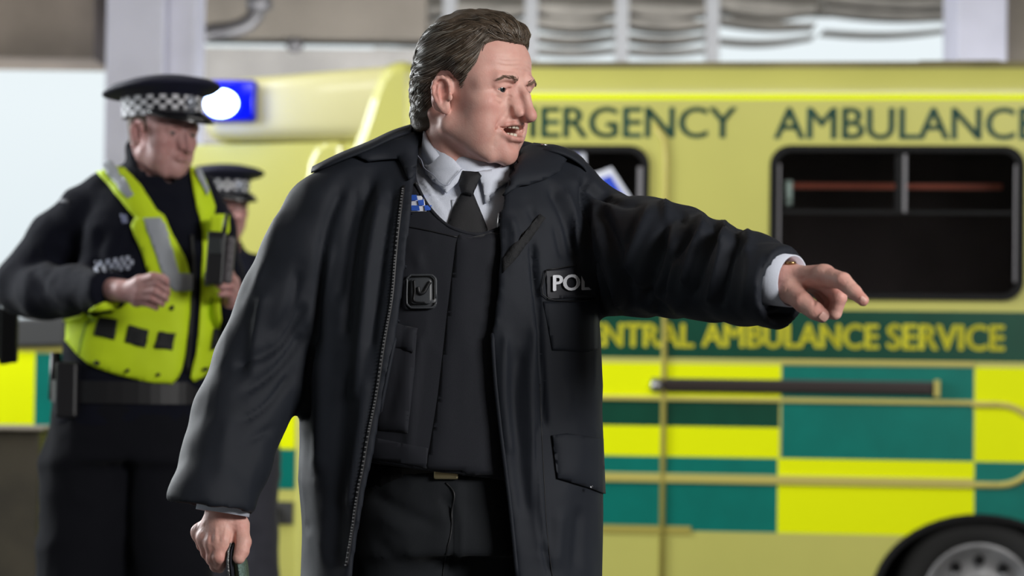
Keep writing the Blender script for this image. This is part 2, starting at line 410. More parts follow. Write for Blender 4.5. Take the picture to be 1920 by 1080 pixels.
# windows
def ring(mb, o1, o2, ya, yb, m=0):
    n = len(o1); vs = [(x, ya, z) for x, z in o1] + [(x, ya, z) for x, z in o2] + [(x, yb, z) for x, z in o2] + [(x, yb, z) for x, z in o1]
    fs = []
    for k in range(n):
        j = (k+1) % n; fs += [(k, n+k, n+j, j), (n+k, 2*n+k, 2*n+j, n+j), (3*n+k, k, j, 3*n+j)]
    mb.add(vs, fs, m)
def window(h, nm):
    (x0, z0), (x1, z1) = (min(p[0] for p in h), min(p[1] for p in h)), (max(p[0] for p in h), max(p[1] for p in h))
    b = MB(); o2 = rrect(x0 + .02, z0 + .02, x1 - .02, z1 - .02, .062); ring(b, rrect(x0 - .006, z0 - .006, x1 + .006, z1 + .006, .08), o2, -.012, .02)
    fr = local_link(b, 'window', rubber)
    b = MB(); vs = [(x, .014, z) for x, z in o2]; b.add(vs, [tuple(range(len(vs)))[::-1]]); g = b.build('pane', mat('window_pane', (.5, .5, .52), .03, trans=1.0, spec=.35), fr, False)
    b = MB(); b.add([(x0-.02, .03, z0-.02), (x1+.02, .03, z0-.02), (x1+.02, .03, z1+.02), (x0-.02, .03, z1+.02), (x0-.02, .5, z0-.02), (x1+.02, .5, z0-.02), (x1+.02, .5, z1+.02), (x0-.02, .5, z1+.02)], [(4,5,6,7), (0,1,5,4), (1,2,6,5), (2,3,7,6), (3,0,4,7)])
    b.build('cabin_interior', mat('cabin_dark', srgb(44, 40, 40), .9, var=.3, vscale=3, spec=.05), fr, False)
    return fr, x0, z0, x1, z1
fr, x0, z0, x1, z1 = window(holeR, 'r')
b = MB(); zs = lev(1680, 398); xm = A(1694, 600)[0]
b.box((x0 + .03, -.002, zs - .007), (x1 - .03, .018, zs + .007), 0); b.box((xm - .035, -.006, zs), (xm - .008, .018, z1 - .03), 0); b.box((xm - .006, -.008, zs), (xm + .008, .016, z1 - .03), 1)
for s in (x0 + .028, x1 - .034): b.box((s, -.008, z0 + .07), (s + .008, .0, z1 - .07), 1)
b.build('sliding_frame', [rubber, mat('grey_rubber', srgb(120, 118, 122), .5)], fr, False)
b = MB(); zc = lev(1500, 335); b.box((x0 + .05, .3, zc - .006), (x1 - .05, .31, zc + .016)); b.build('orange_rail', mat('orange_rail_paint', srgb(190, 92, 60), .5, emit=srgb(190, 92, 60), es=.0), fr, False)
b = MB(); q = A(1478, 360); b.tube([(q[0], .06, q[1] - .05), (q[0], .06, q[1] + .05)], .016, 10); b.build('grab_handle', mat('pale_handle', srgb(170, 190, 180), .4), fr, False)
fr, x0, z0, x1, z1 = window(holeL, 'l')
b = MB(); xg = A(1197, 600)[0]; b.box((xg - .01, -.008, z0 + .08), (xg + .012, .0, z1 - .08)); b.build('glazing_bar', mat('grey_rubber', (0, 0, 0)), fr, False)
blue = mat('blue_sign', srgb(24, 70, 205), .5); wht = mat('white_sign', srgb(225, 228, 240), .5)
for nm, quad in (('sign', [(1010, 281), (1097, 281), (1099, 330), (1020, 330)]), ('sign', [(1108, 327), (1146, 313), (1188, 378), (1125, 420)])):
    qq = [A(*p) for p in quad]; c = np.mean(qq, 0); b = MB()
    b.add([(x, .010, z) for x, z in qq], [(0, 3, 2, 1)], 0); q2 = [tuple(c + (np.array(p) - c) * .68) for p in qq]
    b.prism([(x, z) for x, z in q2], .0085, .0095, 1); b.build('parking_notice', [wht, blue], fr, False)
# lettering
def letters(body, pxa, pxb, pya, pyb, m, bold, name='lettering', extra=None):
    v, f = text_mesh(body, bold); a, c = A(pxa, 600)[0], A(pxb, 600)[0]; mx = (pxa + pxb) / 2; zt, zb = lev(mx, pya), lev(mx, pyb)
    b = MB(); b.add([(a + x*(c-a), -.002, zb + y*(zt-zb)) for x, y in v], f); o = local_link(b, name, m)
    s = o.modifiers.new('s', 'SOLIDIFY'); s.thickness = .0012; return o
ltr = mat('green_letter_film', srgb(20, 84, 70), .4)
letters('EMERGENCY', 903, 1378, 200, 259, ltr, .018); letters('AMBULANCE', 1447, 1945, 201, 262, ltr, .018)
yl = mat('yellow_letter_film', srgb(240, 234, 60), .5, spec=.2)
letters('CENTRAL', 1063, 1302, 605, 651, yl, .03); letters('AMBULANCE', 1316, 1648, 606, 653, yl, .03); letters('SERVICE', 1663, 1884, 608, 657, yl, .03)
b = MB(); strip(1130, 1300, lev(1200, 985), lev(1200, 1000), .006); local_link(b, 'sill_crease', mat('sill_shadow_trim', srgb(170, 158, 70), .6))
# cab: side profile pulled across the width, with overhead pod, window, bonnet
prof = [(740, 1150), (740, 262), (600, 262), (330, 268), (250, 330), (160, 455), (95, 596), (40, 612), (-40, 640), (-120, 700), (-170, 800), (-190, 1000), (-175, 1120)]
pp = [A(*q) for q in prof]
b = MB(); YC = .05; N = 6
rings = []
for y, ins in ((YC, .05), (YC + .012, .02), (YC + .05, .0), (W - .1, .0), (W - .05, .03)):
    c = np.mean(pp, 0); rings.append([(x + (c[0]-x)*ins*.35, y, z + (c[1]-z)*ins*.35) for x, z in pp])
n = len(pp); vs = [v for r in rings for v in r]; fs = [tuple(range(n))[::-1], tuple((len(rings)-1)*n + k for k in range(n))]
for i in range(len(rings)-1):
    for k in range(n): fs.append((i*n+k, i*n+(k+1) % n, (i+1)*n+(k+1) % n, (i+1)*n+k))
b.add(vs, fs); cab = local_link(b, 'cab', yel)
# livery on the cab
b = MB(); yy = YC
def blk(x0, y0, x1, y1, m, t=.004):
    (a, zt), (c, zb) = A(x0, y0), A(x1, y1); b.box((a, yy - t, zb), (c, yy + .03, zt), m)
blk(-160, 655, 58, 808, 0); blk(60, 662, 410, 822, 1); blk(55, 822, 90, 885, 0); blk(90, 822, 430, 885, 0)
blk(410, 662, 548, 842, 0); blk(430, 842, 548, 918, 1); blk(455, 940, 545, 985, 2)
local_link(b, 'cab_livery', [lime, teal, dkgrey])
b = MB(); (xx, zz) = A(505, 962); b.lathe([(0, -.03), (.03, -.03), (.035, .0)], 14, mp=lambda v: Vector((xx + v.x, yy + v.z, zz + v.y))); local_link(b, 'fuel_cap', rubber)
b = MB(); q = [A(*p) for p in ((150, 590), (148, 470), (225, 350), (300, 335), (355, 335), (365, 590))]; b.prism(q, yy - .006, yy + .02); local_link(b, 'cab_window', glass, bevel=.01)
b = MB(); q = [A(*p) for p in ((-60, 652), (-30, 612), (30, 598), (120, 592), (118, 648))]; b.prism(q, yy - .03, yy + .02); local_link(b, 'wing_mirror_base', dkgrey, bevel=.01)
b = MB(); 
def cstrip(x0, x1, y, h, d=.006, m=0):
    (a, z), (c, _) = A(x0, y), A(x1, y); b.box((a, yy - d, z - h/2), (c, yy + .02, z + h/2), m)
cstrip(-150, 120, 653, .018)
local_link(b, 'cab_moulding', edgec, bevel=.004)
# rounded pillar pieces at the joint of cab and body
b = MB(); b.prism([A(*q) for q in ((640, 262), (604, 264), (586, 276), (574, 300), (566, 350), (560, 500), (550, 800), (545, 1150), (640, 1150))], .035, W - .1); local_link(b, 'door_pillar', yel, bevel=.03)
b = MB(); b.prism([A(*q) for q in ((780, 112), (742, 113), (722, 120), (704, 140), (688, 180), (672, 232), (650, 290), (632, 400), (620, 600), (612, 1150), (780, 1150))], .005, W - .02); local_link(b, 'front_fairing', yel, bevel=.05)
# overhead pod with rounded edges
def rbox(mb, x0, x1, y0, y1, zf, r, m=0, n=6):
    """rounded box; zf(x) gives (bottom, top)"""
    X = [x0 + r*(1-math.cos(a)) for a in np.linspace(0, PI/2, n)] + [x1 - r*(1-math.cos(a)) for a in np.linspace(PI/2, 0, n)]
    rings = []
    for i, x in enumerate(X):
        e = i if i < n else 2*n - 1 - i; k = math.sin(PI/2*e/(n-1)) if n > 1 else 1
        ins = r*(1-k); zb, zt = zf(x); rr_ = r*k + .002
        rings.append([(x, yy2, z2) for yy2, z2 in rrect(y0 + ins, zb + ins, y1 - ins, zt - ins, rr_, 5)])
    nn = len(rings[0]); fs = [tuple(range(nn)), tuple((len(rings)-1)*nn + k for k in range(nn))[::-1]]
    for i in range(len(rings)-1):
        for k in range(nn): fs.append((i*nn+k, (i+1)*nn+k, (i+1)*nn+(k+1) % nn, i*nn+(k+1) % nn))
    mb.add([v for r_ in rings for v in r_], fs, m, True)
xa, xb = A(378, 200)[0], A(760, 200)[0]
b = MB(); rbox(b, xa, xb, .02, W - .02, lambda x: (lev(500, 262), lev(480, 148) + (x - xa) / (xb - xa) * .07), .07); local_link(b, 'cab_roof_pod', mat('cream_paint', srgb(214, 208, 150), .35, var=.05, vscale=2, coat=.4))
b = MB(); (xq, zq), (xq2, zq2) = A(386, 150), A(480, 228)
rbox(b, xq, xq2, -.02, .45, lambda x: (zq2, zq), .018); lb = local_link(b, 'light_bar', mat('blue_lens', srgb(0, 10, 150), .15, emit=(0, .01, .5), es=.3))
b = MB(); cx, cz = A(417, 195); ang = np.linspace(0, 2*PI, 22)[:-1]
b.add([(cx + .066*math.cos(a)*(1+.06*math.cos(3*a)), -.035, cz + .053*math.sin(a)*(1+.08*math.sin(2*a))) for a in ang] + [(cx + .069*math.cos(a), -.021, cz + .056*math.sin(a)) for a in ang], [tuple(range(21))] + [(k, 21+k, 21+(k+1) % 21, (k+1) % 21) for k in range(21)])
b.build('lamp', mat('lit_blue_lamp', (.6, .75, 1), .3, emit=(.42, .6, 1.0), es=14), lb, False)
pl = bpy.data.lights.new('blue_lamp_light', 'POINT'); pl.energy = 4; pl.color = (.05, .12, 1); pl.shadow_soft_size = .06
plo = bpy.data.objects.new('blue_lamp_light', pl); C.objects.link(plo); plo.location = AL(cx, -.14, cz)
# brown cabinet at far left edge
q0, q1 = P(-120, 808, 9.2), P(74, 808, 9.2)
t = thing('utility_cabinet', 'dark brown street cabinet at the far left edge in front of the bonnet', 'cabinet', ((q0.x+q1.x)/2, 9.4, 0))
b = MB(); b.box((q0.x, 9.2, 0), (q1.x, 9.6, q1.z)); b.build('cabinet_body', mat('brown_metal', srgb(62, 56, 44), .6, var=.3, vscale=5), t, bevel=.012)
b = MB(); b.box((q0.x-.02, 9.17, q1.z), (q1.x + .02, 9.63, q1.z + .012)); b.build('cabinet_lid', mat('lid_grey', srgb(120, 112, 100), .6), t, bevel=.005)
# ---------------------------------------------------------------- solid-field toolkit (smooth unions turned into one surface)
f32 = np.float32
def smin(a, b, k):
    h = np.clip(.5 + .5 * (b - a) / k, 0, 1); return b + (a - b) * h - k * h * (1 - h)
def smax(a, b, k): return -smin(-a, -b, k)
def ell(p, c, r, R=None):
    q = p - np.array(c, f32)
    if R is not None: q = q @ np.array(R, f32)
    r = np.array(r, f32); k0 = np.linalg.norm(q / r, axis=1); k1 = np.linalg.norm(q / (r * r), axis=1)
    return k0 * (k0 - 1) / np.maximum(k1, 1e-6)
def sph(p, c, r): return np.linalg.norm(p - np.array(c, f32), axis=1) - r
def cap(p, a, b, ra, rb, sq=None):
    """round cone; sq = (axis vector, factor) flattens it along an axis"""
    a = np.array(a, f32); b = np.array(b, f32); d = b - a; q = p - a
    if sq is not None:
        ax = np.array(sq[0], f32); ax = ax / np.linalg.norm(ax); k = 1 / sq[1] - 1
        q = q + np.outer(q @ ax, ax) * k; d = d + ax * (d @ ax) * k
    t = np.clip((q @ d) / max(d @ d, 1e-9), 0, 1)
    r = np.linalg.norm(q - t[:, None] * d, axis=1) - (ra + (rb - ra) * t)
    return r * (sq[1] if sq is not None and sq[1] < 1 else 1)
def chain(p, pts, rs, k, sq=None):
    d = None
    for i in range(len(pts) - 1):
        e = cap(p, pts[i], pts[i+1], rs[i], rs[i+1], sq); d = e if d is None else (smin(d, e, k) if k else np.minimum(d, e))
    return d
def rot(ax, deg):
    return np.array(Matrix.Rotation(math.radians(deg), 3, ax), f32)
def poly2(x, y, poly):
    """signed distance to a polygon (negative inside)"""
    v = np.array(poly, f32); d = np.full(x.shape, 1e9, f32); s = np.zeros(x.shape, bool); n = len(v)
    for i in range(n):
        a = v[i]; b = v[i-1]; e = b - a; wx = x - a[0]; wy = y - a[1]
        t = np.clip((wx*e[0] + wy*e[1]) / max(e @ e, 1e-12), 0, 1)
        d = np.minimum(d, (wx - e[0]*t)**2 + (wy - e[1]*t)**2)
        c = ((a[1] > y) != (b[1] > y)) & (x < (b[0]-a[0]) * (y - a[1]) / (b[1] - a[1] + 1e-12) + a[0])
        s ^= c
    d = np.sqrt(d); return np.where(s, -d, d)
_rs = np.random.RandomState(3); _perm = _rs.permutation(4096); _val = _rs.rand(4096).astype(f32) * 2 - 1
def vnoise(p, sc, seed=0):
    q = p * sc + seed * 17.31; i = np.floor(q).astype(np.int64); f = (q - i).astype(f32); f = f*f*(3 - 2*f)
    def h(a, b, c): return _val[_perm[(_perm[(_perm[a & 4095] + b) & 4095] + c) & 4095]]
    out = 0
    for dx in (0, 1):
        for dy in (0, 1):
            for dz in (0, 1):
                wt = (f[:, 0] if dx else 1-f[:, 0]) * (f[:, 1] if dy else 1-f[:, 1]) * (f[:, 2] if dz else 1-f[:, 2])
                out = out + wt * h(i[:, 0]+dx, i[:, 1]+dy, i[:, 2]+dz)
    return out
def surf(fn, lo, hi, h, blk=6, slack=1.6):
    """surface nets over a sparse grid -> verts, quads"""
    lo = np.array(lo, f32); hi = np.array(hi, f32); nb = np.ceil((hi - lo) / (h * blk)).astype(int)
    g = [lo[k] + (np.arange(nb[k]) + .5) * h * blk for k in range(3)]
    cc = np.stack(np.meshgrid(*g, indexing='ij'), -1).reshape(-1, 3).astype(f32); dc = fn(cc)
    act = (np.abs(dc) < h * blk * slack)
    N = nb * blk; D = np.repeat(np.repeat(np.repeat(np.where(dc > 0, 1, -1).astype(f32).reshape(nb), blk, 0), blk, 1), blk, 2)
    bi = np.argwhere(act.reshape(nb)); off = np.stack(np.meshgrid(*[np.arange(blk)]*3, indexing='ij'), -1).reshape(-1, 3)
    for s in range(0, len(bi), 6000):
        ix = (bi[s:s+6000, None, :] * blk + off[None]).reshape(-1, 3)
        D[ix[:, 0], ix[:, 1], ix[:, 2]] = fn((lo + (ix + .5) * h).astype(f32))
    D[0], D[-1] = 1, 1; D[:, 0], D[:, -1] = 1, 1; D[:, :, 0], D[:, :, -1] = 1, 1
    S = D < 0; cnt = np.zeros(N - 1, np.int8)
    for a in (0, 1):
        for b_ in (0, 1):
            for c in (0, 1): cnt += S[a:N[0]-1+a, b_:N[1]-1+b_, c:N[2]-1+c]
    cells = np.argwhere((cnt > 0) & (cnt < 8)); idx = np.full(N - 1, -1, np.int32); idx[tuple(cells.T)] = np.arange(len(cells))
    acc = np.zeros((len(cells), 3), f32); num = np.zeros(len(cells), f32)
    cor = [(a, b_, c) for a in (0, 1) for b_ in (0, 1) for c in (0, 1)]
    for p in cor:
        for ax in range(3):
            if p[ax]: continue
            q = list(p); q[ax] = 1
            d0 = D[cells[:, 0]+p[0], cells[:, 1]+p[1], cells[:, 2]+p[2]]; d1 = D[cells[:, 0]+q[0], cells[:, 1]+q[1], cells[:, 2]+q[2]]
            m = (d0 < 0) != (d1 < 0); t = np.where(m, d0 / np.where(m, d0 - d1, 1), 0)
            pt = np.tile(np.array(p, f32), (len(cells), 1)); pt[:, ax] = t
            acc[m] += pt[m]; num[m] += 1
    V = lo + (cells + acc / num[:, None] + .5) * h
    Q = []
    for ax in range(3):
        sl0 = [slice(1, n - 1) for n in N]; sl1 = list(sl0); sl0[ax] = slice(0, N[ax]-1); sl1[ax] = slice(1, N[ax])
        a, b_ = S[tuple(sl0)], S[tuple(sl1)]; e = np.argwhere(a != b_)
        fl = a[tuple(e.T)]; o = np.array([1, 1, 1]); o[ax] = 0; e = e + o
        u, v = [(1, 2), (2, 0), (0, 1)][ax]
        def at(du, dv):
            k = e.copy(); k[:, u] -= du; k[:, v] -= dv; return idx[k[:, 0], k[:, 1], k[:, 2]]
        q = np.stack([at(1, 1), at(0, 1), at(0, 0), at(1, 0)], 1); q[~fl] = q[~fl][:, ::-1]; Q.append(q)
    Q = np.concatenate(Q); Q = Q[(Q >= 0).all(1)]
    return V.astype(f32), Q
def relax(V, Q, n=2, lam=.5):
    for _ in range(n):
        s = np.zeros_like(V); c = np.zeros(len(V), f32)
        for k in range(4):
            a, b_ = Q[:, k], Q[:, (k+1) % 4]
            for ax in range(3):
                s[:, ax] += np.bincount(a, V[b_, ax], len(V)) + np.bincount(b_, V[a, ax], len(V))
            c += np.bincount(a, minlength=len(V)) + np.bincount(b_, minlength=len(V))
        V = V + lam * (s / np.maximum(c, 1)[:, None] - V)
    return V
def normals(V, Q):
    fn = np.cross(V[Q[:, 2]] - V[Q[:, 0]], V[Q[:, 3]] - V[Q[:, 1]]); N = np.zeros_like(V)
    for k in range(4):
        for ax in range(3): N[:, ax] += np.bincount(Q[:, k], fn[:, ax], len(V))
    return N / np.maximum(np.linalg.norm(N, axis=1), 1e-12)[:, None]
def np_mesh(name, V, Q, mats, parent=None, base=None, tint=None, mi=None):
    V = np.asarray(V, dtype=np.float64)
    if base is not None: V = V - np.array(base)
    me = bpy.data.meshes.new(name); me.vertices.add(len(V)); me.vertices.foreach_set('co', V.astype(f32).ravel())
    k = Q.shape[1]; me.loops.add(len(Q) * k); me.loops.foreach_set('vertex_index', Q.ravel().astype(np.int32))
    me.polygons.add(len(Q)); me.polygons.foreach_set('loop_start', np.arange(0, len(Q)*k, k, dtype=np.int32)); me.polygons.foreach_set('loop_total', np.full(len(Q), k, np.int32))
    if tint is not None:
        at = me.attributes.new('tint', 'FLOAT_COLOR', 'POINT'); c = np.ones((len(V), 4), f32); c[:, :3] = tint; at.data.foreach_set('color', c.ravel())
    me.update(calc_edges=True); me.validate()
    o = link_mesh(name, me, mats, parent, True)
    if mi is not None: me.polygons.foreach_set('material_index', mi.astype(np.int32))
    if base is not None: o.location = base
    return o
def join(parts):
    Vs, Qs, n = [], [], 0
    for V, Q in parts: Vs.append(V); Qs.append(Q + n); n += len(V)
    return np.concatenate(Vs), np.concatenate(Qs)
def bvh(V, Q): return BVHTree.FromPolygons([tuple(map(float, v)) for v in V], [tuple(map(int, q)) for q in Q])

def skin_mat(name, col, red, rough=.5):
    if name in MATS: return MATS[name]
    m = mat(name, col, rough, sss=.12, spec=.38); n = m.node_tree; b = n.nodes['Principled BSDF']
    at = n.nodes.new('ShaderNodeAttribute'); at.attribute_name = 'tint'; sp = n.nodes.new('ShaderNodeSeparateColor'); n.links.new(at.outputs['Color'], sp.inputs[0])
    tcn = n.nodes.new('ShaderNodeTexCoord'); nz = n.nodes.new('ShaderNodeTexNoise'); nz.inputs['Scale'].default_value = 45; nz.inputs['Detail'].default_value = 6
    n.links.new(tcn.outputs['Object'], nz.inputs['Vector'])
    m1 = n.nodes.new('ShaderNodeMix'); m1.data_type = 'RGBA'; m1.inputs[6].default_value = (*col, 1); m1.inputs[7].default_value = (*red, 1)
    ad = n.nodes.new('ShaderNodeMath'); ad.operation = 'MULTIPLY_ADD'; n.links.new(nz.outputs[0], ad.inputs[0]); ad.inputs[1].default_value = .9; 
    sb = n.nodes.new('ShaderNodeMath'); sb.operation = 'SUBTRACT'; n.links.new(sp.outputs[0], sb.inputs[0]); sb.inputs[1].default_value = .45; n.links.new(sb.outputs[0], ad.inputs[2])
    cl = n.nodes.new('ShaderNodeClamp'); n.links.new(ad.outputs[0], cl.inputs[0]); n.links.new(cl.outputs[0], m1.inputs[0])
    m2 = n.nodes.new('ShaderNodeMix'); m2.data_type = 'RGBA'; n.links.new(sp.outputs[1], m2.inputs[0]); n.links.new(m1.outputs[2], m2.inputs[6]); m2.inputs[7].default_value = (*srgb(120, 92, 80), 1)
    n.links.new(m2.outputs[2], b.inputs['Base Color'])
    nb = n.nodes.new('ShaderNodeTexNoise'); nb.inputs['Scale'].default_value = 380; nb.inputs['Detail'].default_value = 4; n.links.new(tcn.outputs['Object'], nb.inputs['Vector'])
    bp = n.nodes.new('ShaderNodeBump'); bp.inputs['Strength'].default_value = .25; bp.inputs['Distance'].default_value = .0012; n.links.new(nb.outputs[0], bp.inputs['Height']); n.links.new(bp.outputs[0], b.inputs['Normal'])
    return m

# ---------------------------------------------------------------- head: local frame faces -y, +x is the person's left, ears at z = 0
def L(fx, fwd, z): return (fx, -fwd, z)
def head_field(open_=1.0, thin=1.0, age=1.0):
    def f(p):
        ax = p.copy(); ax[:, 0] = np.abs(ax[:, 0])          # mirrored halves
        d = ell(p, L(0, -.002, .044), (.0745, .084, .083))
        d = smin(d, ell(p, L(0, .045, .052), (.062, .052, .046)), .03)                # forehead
        d = smin(d, ell(p, L(0, .036, -.022), (.061 * thin, .056, .074)), .03)           # mid face
        d = smin(d, chain(ax, [L(.022, .0955, .0280), L(.042, .0840, .0275), L(.055, .064, .020)], [.0085, .0080, .0075], .006), .012)    # brow ridge
        d = smin(d, ell(ax, L(.0455, .062, -.012), (.018, .021, .017)), .022)            # cheekbone
        d = smin(d, ell(ax, L(.040, .054, -.050), (.020, .026, .028)), .022)             # cheek
        jd = -.003 * open_
        d = smin(d, cap(ax, L(.052 * thin, .006, -.048), L(.024, .066, -.089 + jd), .0195, .014), .024)   # jaw line
        d = smin(d, ell(p, L(0, .078, -.083 + jd), (.022, .0175, .0195)), .009)          # chin
        d = smin(d, ell(p, L(0, .032, -.086), (.032, .030, .015)), .016)                # under the chin
        d = smin(d, ell(p, L(0, .062, -.066), (.032, .030, .026)), .016)                 # muzzle below
        d = smin(d, ell(p, L(0, .072, -.038), (.026, .0245, .018)), .012)                # upper lip base
        d = smin(d, ell(ax, L(.051, .048, .026), (.012, .022, .018)), .018)             # temple
        # sockets
        d = smax(d, -ell(ax, L(.031, .100, .0125), (.0165, .0135, .0105)), .010)
        # nose
        n = chain(p, [L(0, .0945, .022), L(0, .109, .003), L(0, .118, -.019)], [.0058, .0074, .0078], .004)
        n = smin(n, cap(p, L(0, .086, .020), L(0, .102, -.020), .009, .0125), .006)
        n = smin(n, ell(p, L(0, .1205, -.0265), (.0100, .0105, .0095)), .007)
        n = smin(n, cap(ax, L(.010, .088, .004), L(.0115, .098, -.015), .0072, .0085), .010)
        n = smin(n, ell(ax, L(.0122, .1030, -.0238), (.0058, .0105, .0070)), .004)
        n = smin(n, cap(p, L(0, .115, -.0335), L(0, .095, -.0325), .0038, .0042), .005)
        d = smin(d, n, .009)
        d = smax(d, -ell(ax, L(.0072, .1090, -.0335), (.0036, .0062, .0048)), .003)      # nostrils
        d = smax(d, -cap(ax, L(.0205, .096, -.017), L(.0235, .089, -.030), .0016, .0018), .005)   # wing groove
        # eyelids
        d = smin(d, sph(ax, L(.0315, .0775, .0122), .0135), .004)
        e = ell(ax, L(.0322, .0925, .0108), (.0120, .012, .0025)); d = smax(d, -e, .0016)
        d = smin(d, cap(ax, L(.020, .0925, .0182), L(.045, .0820, .0165), .0022, .0026), .005)     # upper lid fold
        # mouth
        zc = -.0475
        if open_ > .2:
            up = chain(ax, [L(0, .1010, zc+.0075), L(.011, .0985, zc+.008), L(.021, .0905, zc+.005), L(.0265, .0775, zc+.001)], [.0031, .0030, .0020, .0004], .004)
            lo = chain(ax, [L(0, .0985, zc-.0155), L(.012, .0955, zc-.0145), L(.022, .0875, zc-.009), L(.0265, .0775, zc-.001)], [.0054, .0050, .0028, .0004], .004)
            d = smin(d, up, .005); d = smin(d, lo, .006)
            d = smax(d, -ell(p, L(0, .098, zc-.0032), (.0225, .024, .0080)), .003)
            d = smax(d, -cap(ax, L(.015, .092, zc-.001), L(.0265, .084, zc), .0034, .0014), .003)
            d = smax(d, -ell(p, L(0, .075, zc-.003), (.018, .022, .010)), .002)
            d = smax(d, -ell(p, L(0, .101, zc-.027), (.015, .006, .0035)), .008)
        else:
            up = chain(ax, [L(0, .1015, zc+.0035), L(.010, .0990, zc+.004), L(.024, .086, zc)], [.0045, .0042, .002], .004)
            lo = chain(ax, [L(0, .0995, zc-.0055), L(.012, .0965, zc-.005), L(.023, .086, zc)], [.0052, .0048, .002], .004)
            d = smin(d, up, .004); d = smin(d, lo, .004)
            d = smax(d, -chain(ax, [L(0, .106, zc-.0005), L(.012, .103, zc), L(.025, .090, zc)], [.0011, .0011, .0012], .001), .002)
        # folds from nose to mouth, under the lip corner
        g = .0017 * age
        d = smax(d, -chain(ax, [L(.030, .079, -.060), L(.031, .0735, -.076), L(.024, .071, -.094)], [g*.4, g*.8, g*.4], .001), .007)
        d = smax(d, -chain(ax, [L(.0215, .0955, -.022), L(.029, .0885, -.034), L(.0350, .0800, -.047), L(.0365, .0745, -.060)], [g, g, g*.8, g*.2], .001), .008)
        # ears
        E = rot('Z', -22) @ rot('Y', -8) if False else rot('Z', 20)
        q = (ax - np.array(L(.0765, .009, -.003), f32)) @ E.T * 1.10
        ear = ell(q, (0, .004, .002), (.0065, .0175, .0305), rot('X', 12))
        ear = smin(ear, ell(q, (-.002, -.002, -.021), (.0055, .010, .0115)), .006)
        ear = smax(ear, -ell(q, (.0085, .001, .003), (.0085, .0115, .0205), rot('X', 12)), .003)
        anti = chain(q, [(.004, .010, .016), (.0055, .0095, .002), (.004, .004, -.013)], [.0022, .0026, .0024], .003)
        ear = smin(ear, anti, .003)
        helix = chain(q, [(.003, -.010, .008), (.005, -.0095, .017), (.0062, -.005, .025), (.0072, .003, .0292), (.0078, .011, .0275), (.008, .0165, .020), (.0078, .0185, .011), (.007, .017, .001), (.0055, .0125, -.009), (.004, .007, -.017), (.002, .001, -.024)], [.0022, .0024, .0026, .0028, .0028, .0028, .0028, .0028, .0028, .0028, .003], .004)
        ear = smin(ear, helix, .004)
        tr = ell(q, (.0045, -.0125, -.004), (.0035, .0045, .0065)); ear = smin(ear, tr, .003)
        ear = ear / 1.10; d = smin(d, ear, .007)
        # neck
        tn = 1 if thin == 1 else .86
        nk = cap(p, L(0, -.016, -.03), L(0, -.040, -.165), .048 * tn, .054 * tn)
        nk = smin(nk, cap(p, L(0, .02, -.085), L(0, -.002, -.165), .030, .034), .03)
        nk = smin(nk, cap(ax, L(.052, -.025, -.03), L(.016, .03, -.165), .012, .014), .02)
        d = smin(d, nk, .014)
        return d
    return f

def head_tint(V, open_=1.0):
    """red = flush (lips, nose, ear, cheek), green = stubble / brow tone: the skin's own colours"""
    ax = np.abs(V[:, 0]); fw = -V[:, 1]; z = V[:, 2]; zc = -.0475
    t = np.full(len(V), .30, f32); q = np.stack([ax, V[:, 1], z], 1).astype(f32)
    def blob(c, r, a): return a * np.exp(-((q - np.array(c, f32)) ** 2 / np.array(r, f32) ** 2).sum(1))
    t += blob(L(0, .118, -.024), (.014, .02, .014), .35) + blob(L(.045, .07, -.02), (.02, .03, .02), .22) + blob(L(.08, -.005, 0), (.012, .025, .035), .35)
    t += blob(L(.0, .09, -.09), (.03, .03, .02), .12)
    if open_ > .2:
        up = chain(q, [L(0, .1010, zc+.0070), L(.011, .0985, zc+.0075), L(.021, .0905, zc+.005), L(.0250, .086, zc+.002)], [.0040, .0038, .003, .0015], .003)
        lo = chain(q, [L(0, .0985, zc-.0145), L(.012, .0955, zc-.0135), L(.022, .0875, zc-.008), L(.0250, .086, zc-.002)], [.0058, .0052, .0036, .0015], .003)
    else:
        up = chain(q, [L(0, .1015, zc+.0035), L(.010, .0990, zc+.004), L(.024, .086, zc)], [.0045, .0042, .002], .004)
        lo = chain(q, [L(0, .0995, zc-.0055), L(.012, .0965, zc-.005), L(.023, .086, zc)], [.0052, .0048, .002], .004)
    lip = np.minimum(up, lo); t = np.maximum(t, np.where((fw > .07), np.clip(1.0 - lip / .0022, 0, 1) * .55, 0))
    g = np.clip((-z - .028) / .03, 0, 1) * np.clip((fw - .0) / .03, 0, 1) * np.clip((z + .125) / .02, 0, 1) * .12
    g = g + blob(L(.031, .09, .0), (.014, .02, .006), .10)
    return np.stack([np.clip(t, 0, 1), np.clip(g, 0, 1), np.zeros_like(t)], 1)

WR = []   # creases of an older face: (polyline, width, depth)
for z, a in ((.042, .0014), (.049, .0018), (.056, .0018), (.064, .0012)):
    WR.append(([L(x, .108 - abs(x)*.35, z + .002*math.cos(x*90)) for x in np.linspace(-.045, .045, 9)], .0022, a))
for dz, dx in ((.004, 0), (-.002, .001), (-.008, -.002), (-.013, -.005)):
    WR.append(([L(.046 + dx, .078, .012 + dz*.5), L(.052 + dx, .070, .011 + dz), L(.060 + dx, .058, .008 + dz*1.6)], .0020, .0015))
WR.append(([L(.020, .094, .002), L(.030, .094, -.004), L(.042, .085, -.001)], .0022, .0024))
WR.append(([L(.022, .09, -.004), L(.034, .088, -.012), L(.047, .078, -.009)], .003, .0016))
WR.append(([L(.0335, .082, -.05), L(.036, .076, -.062), L(.034, .073, -.075)], .003, .0010))
WR.append(([L(.040, .066, -.038), L(.045, .058, -.056), L(.044, .054, -.074)], .004, .0010))
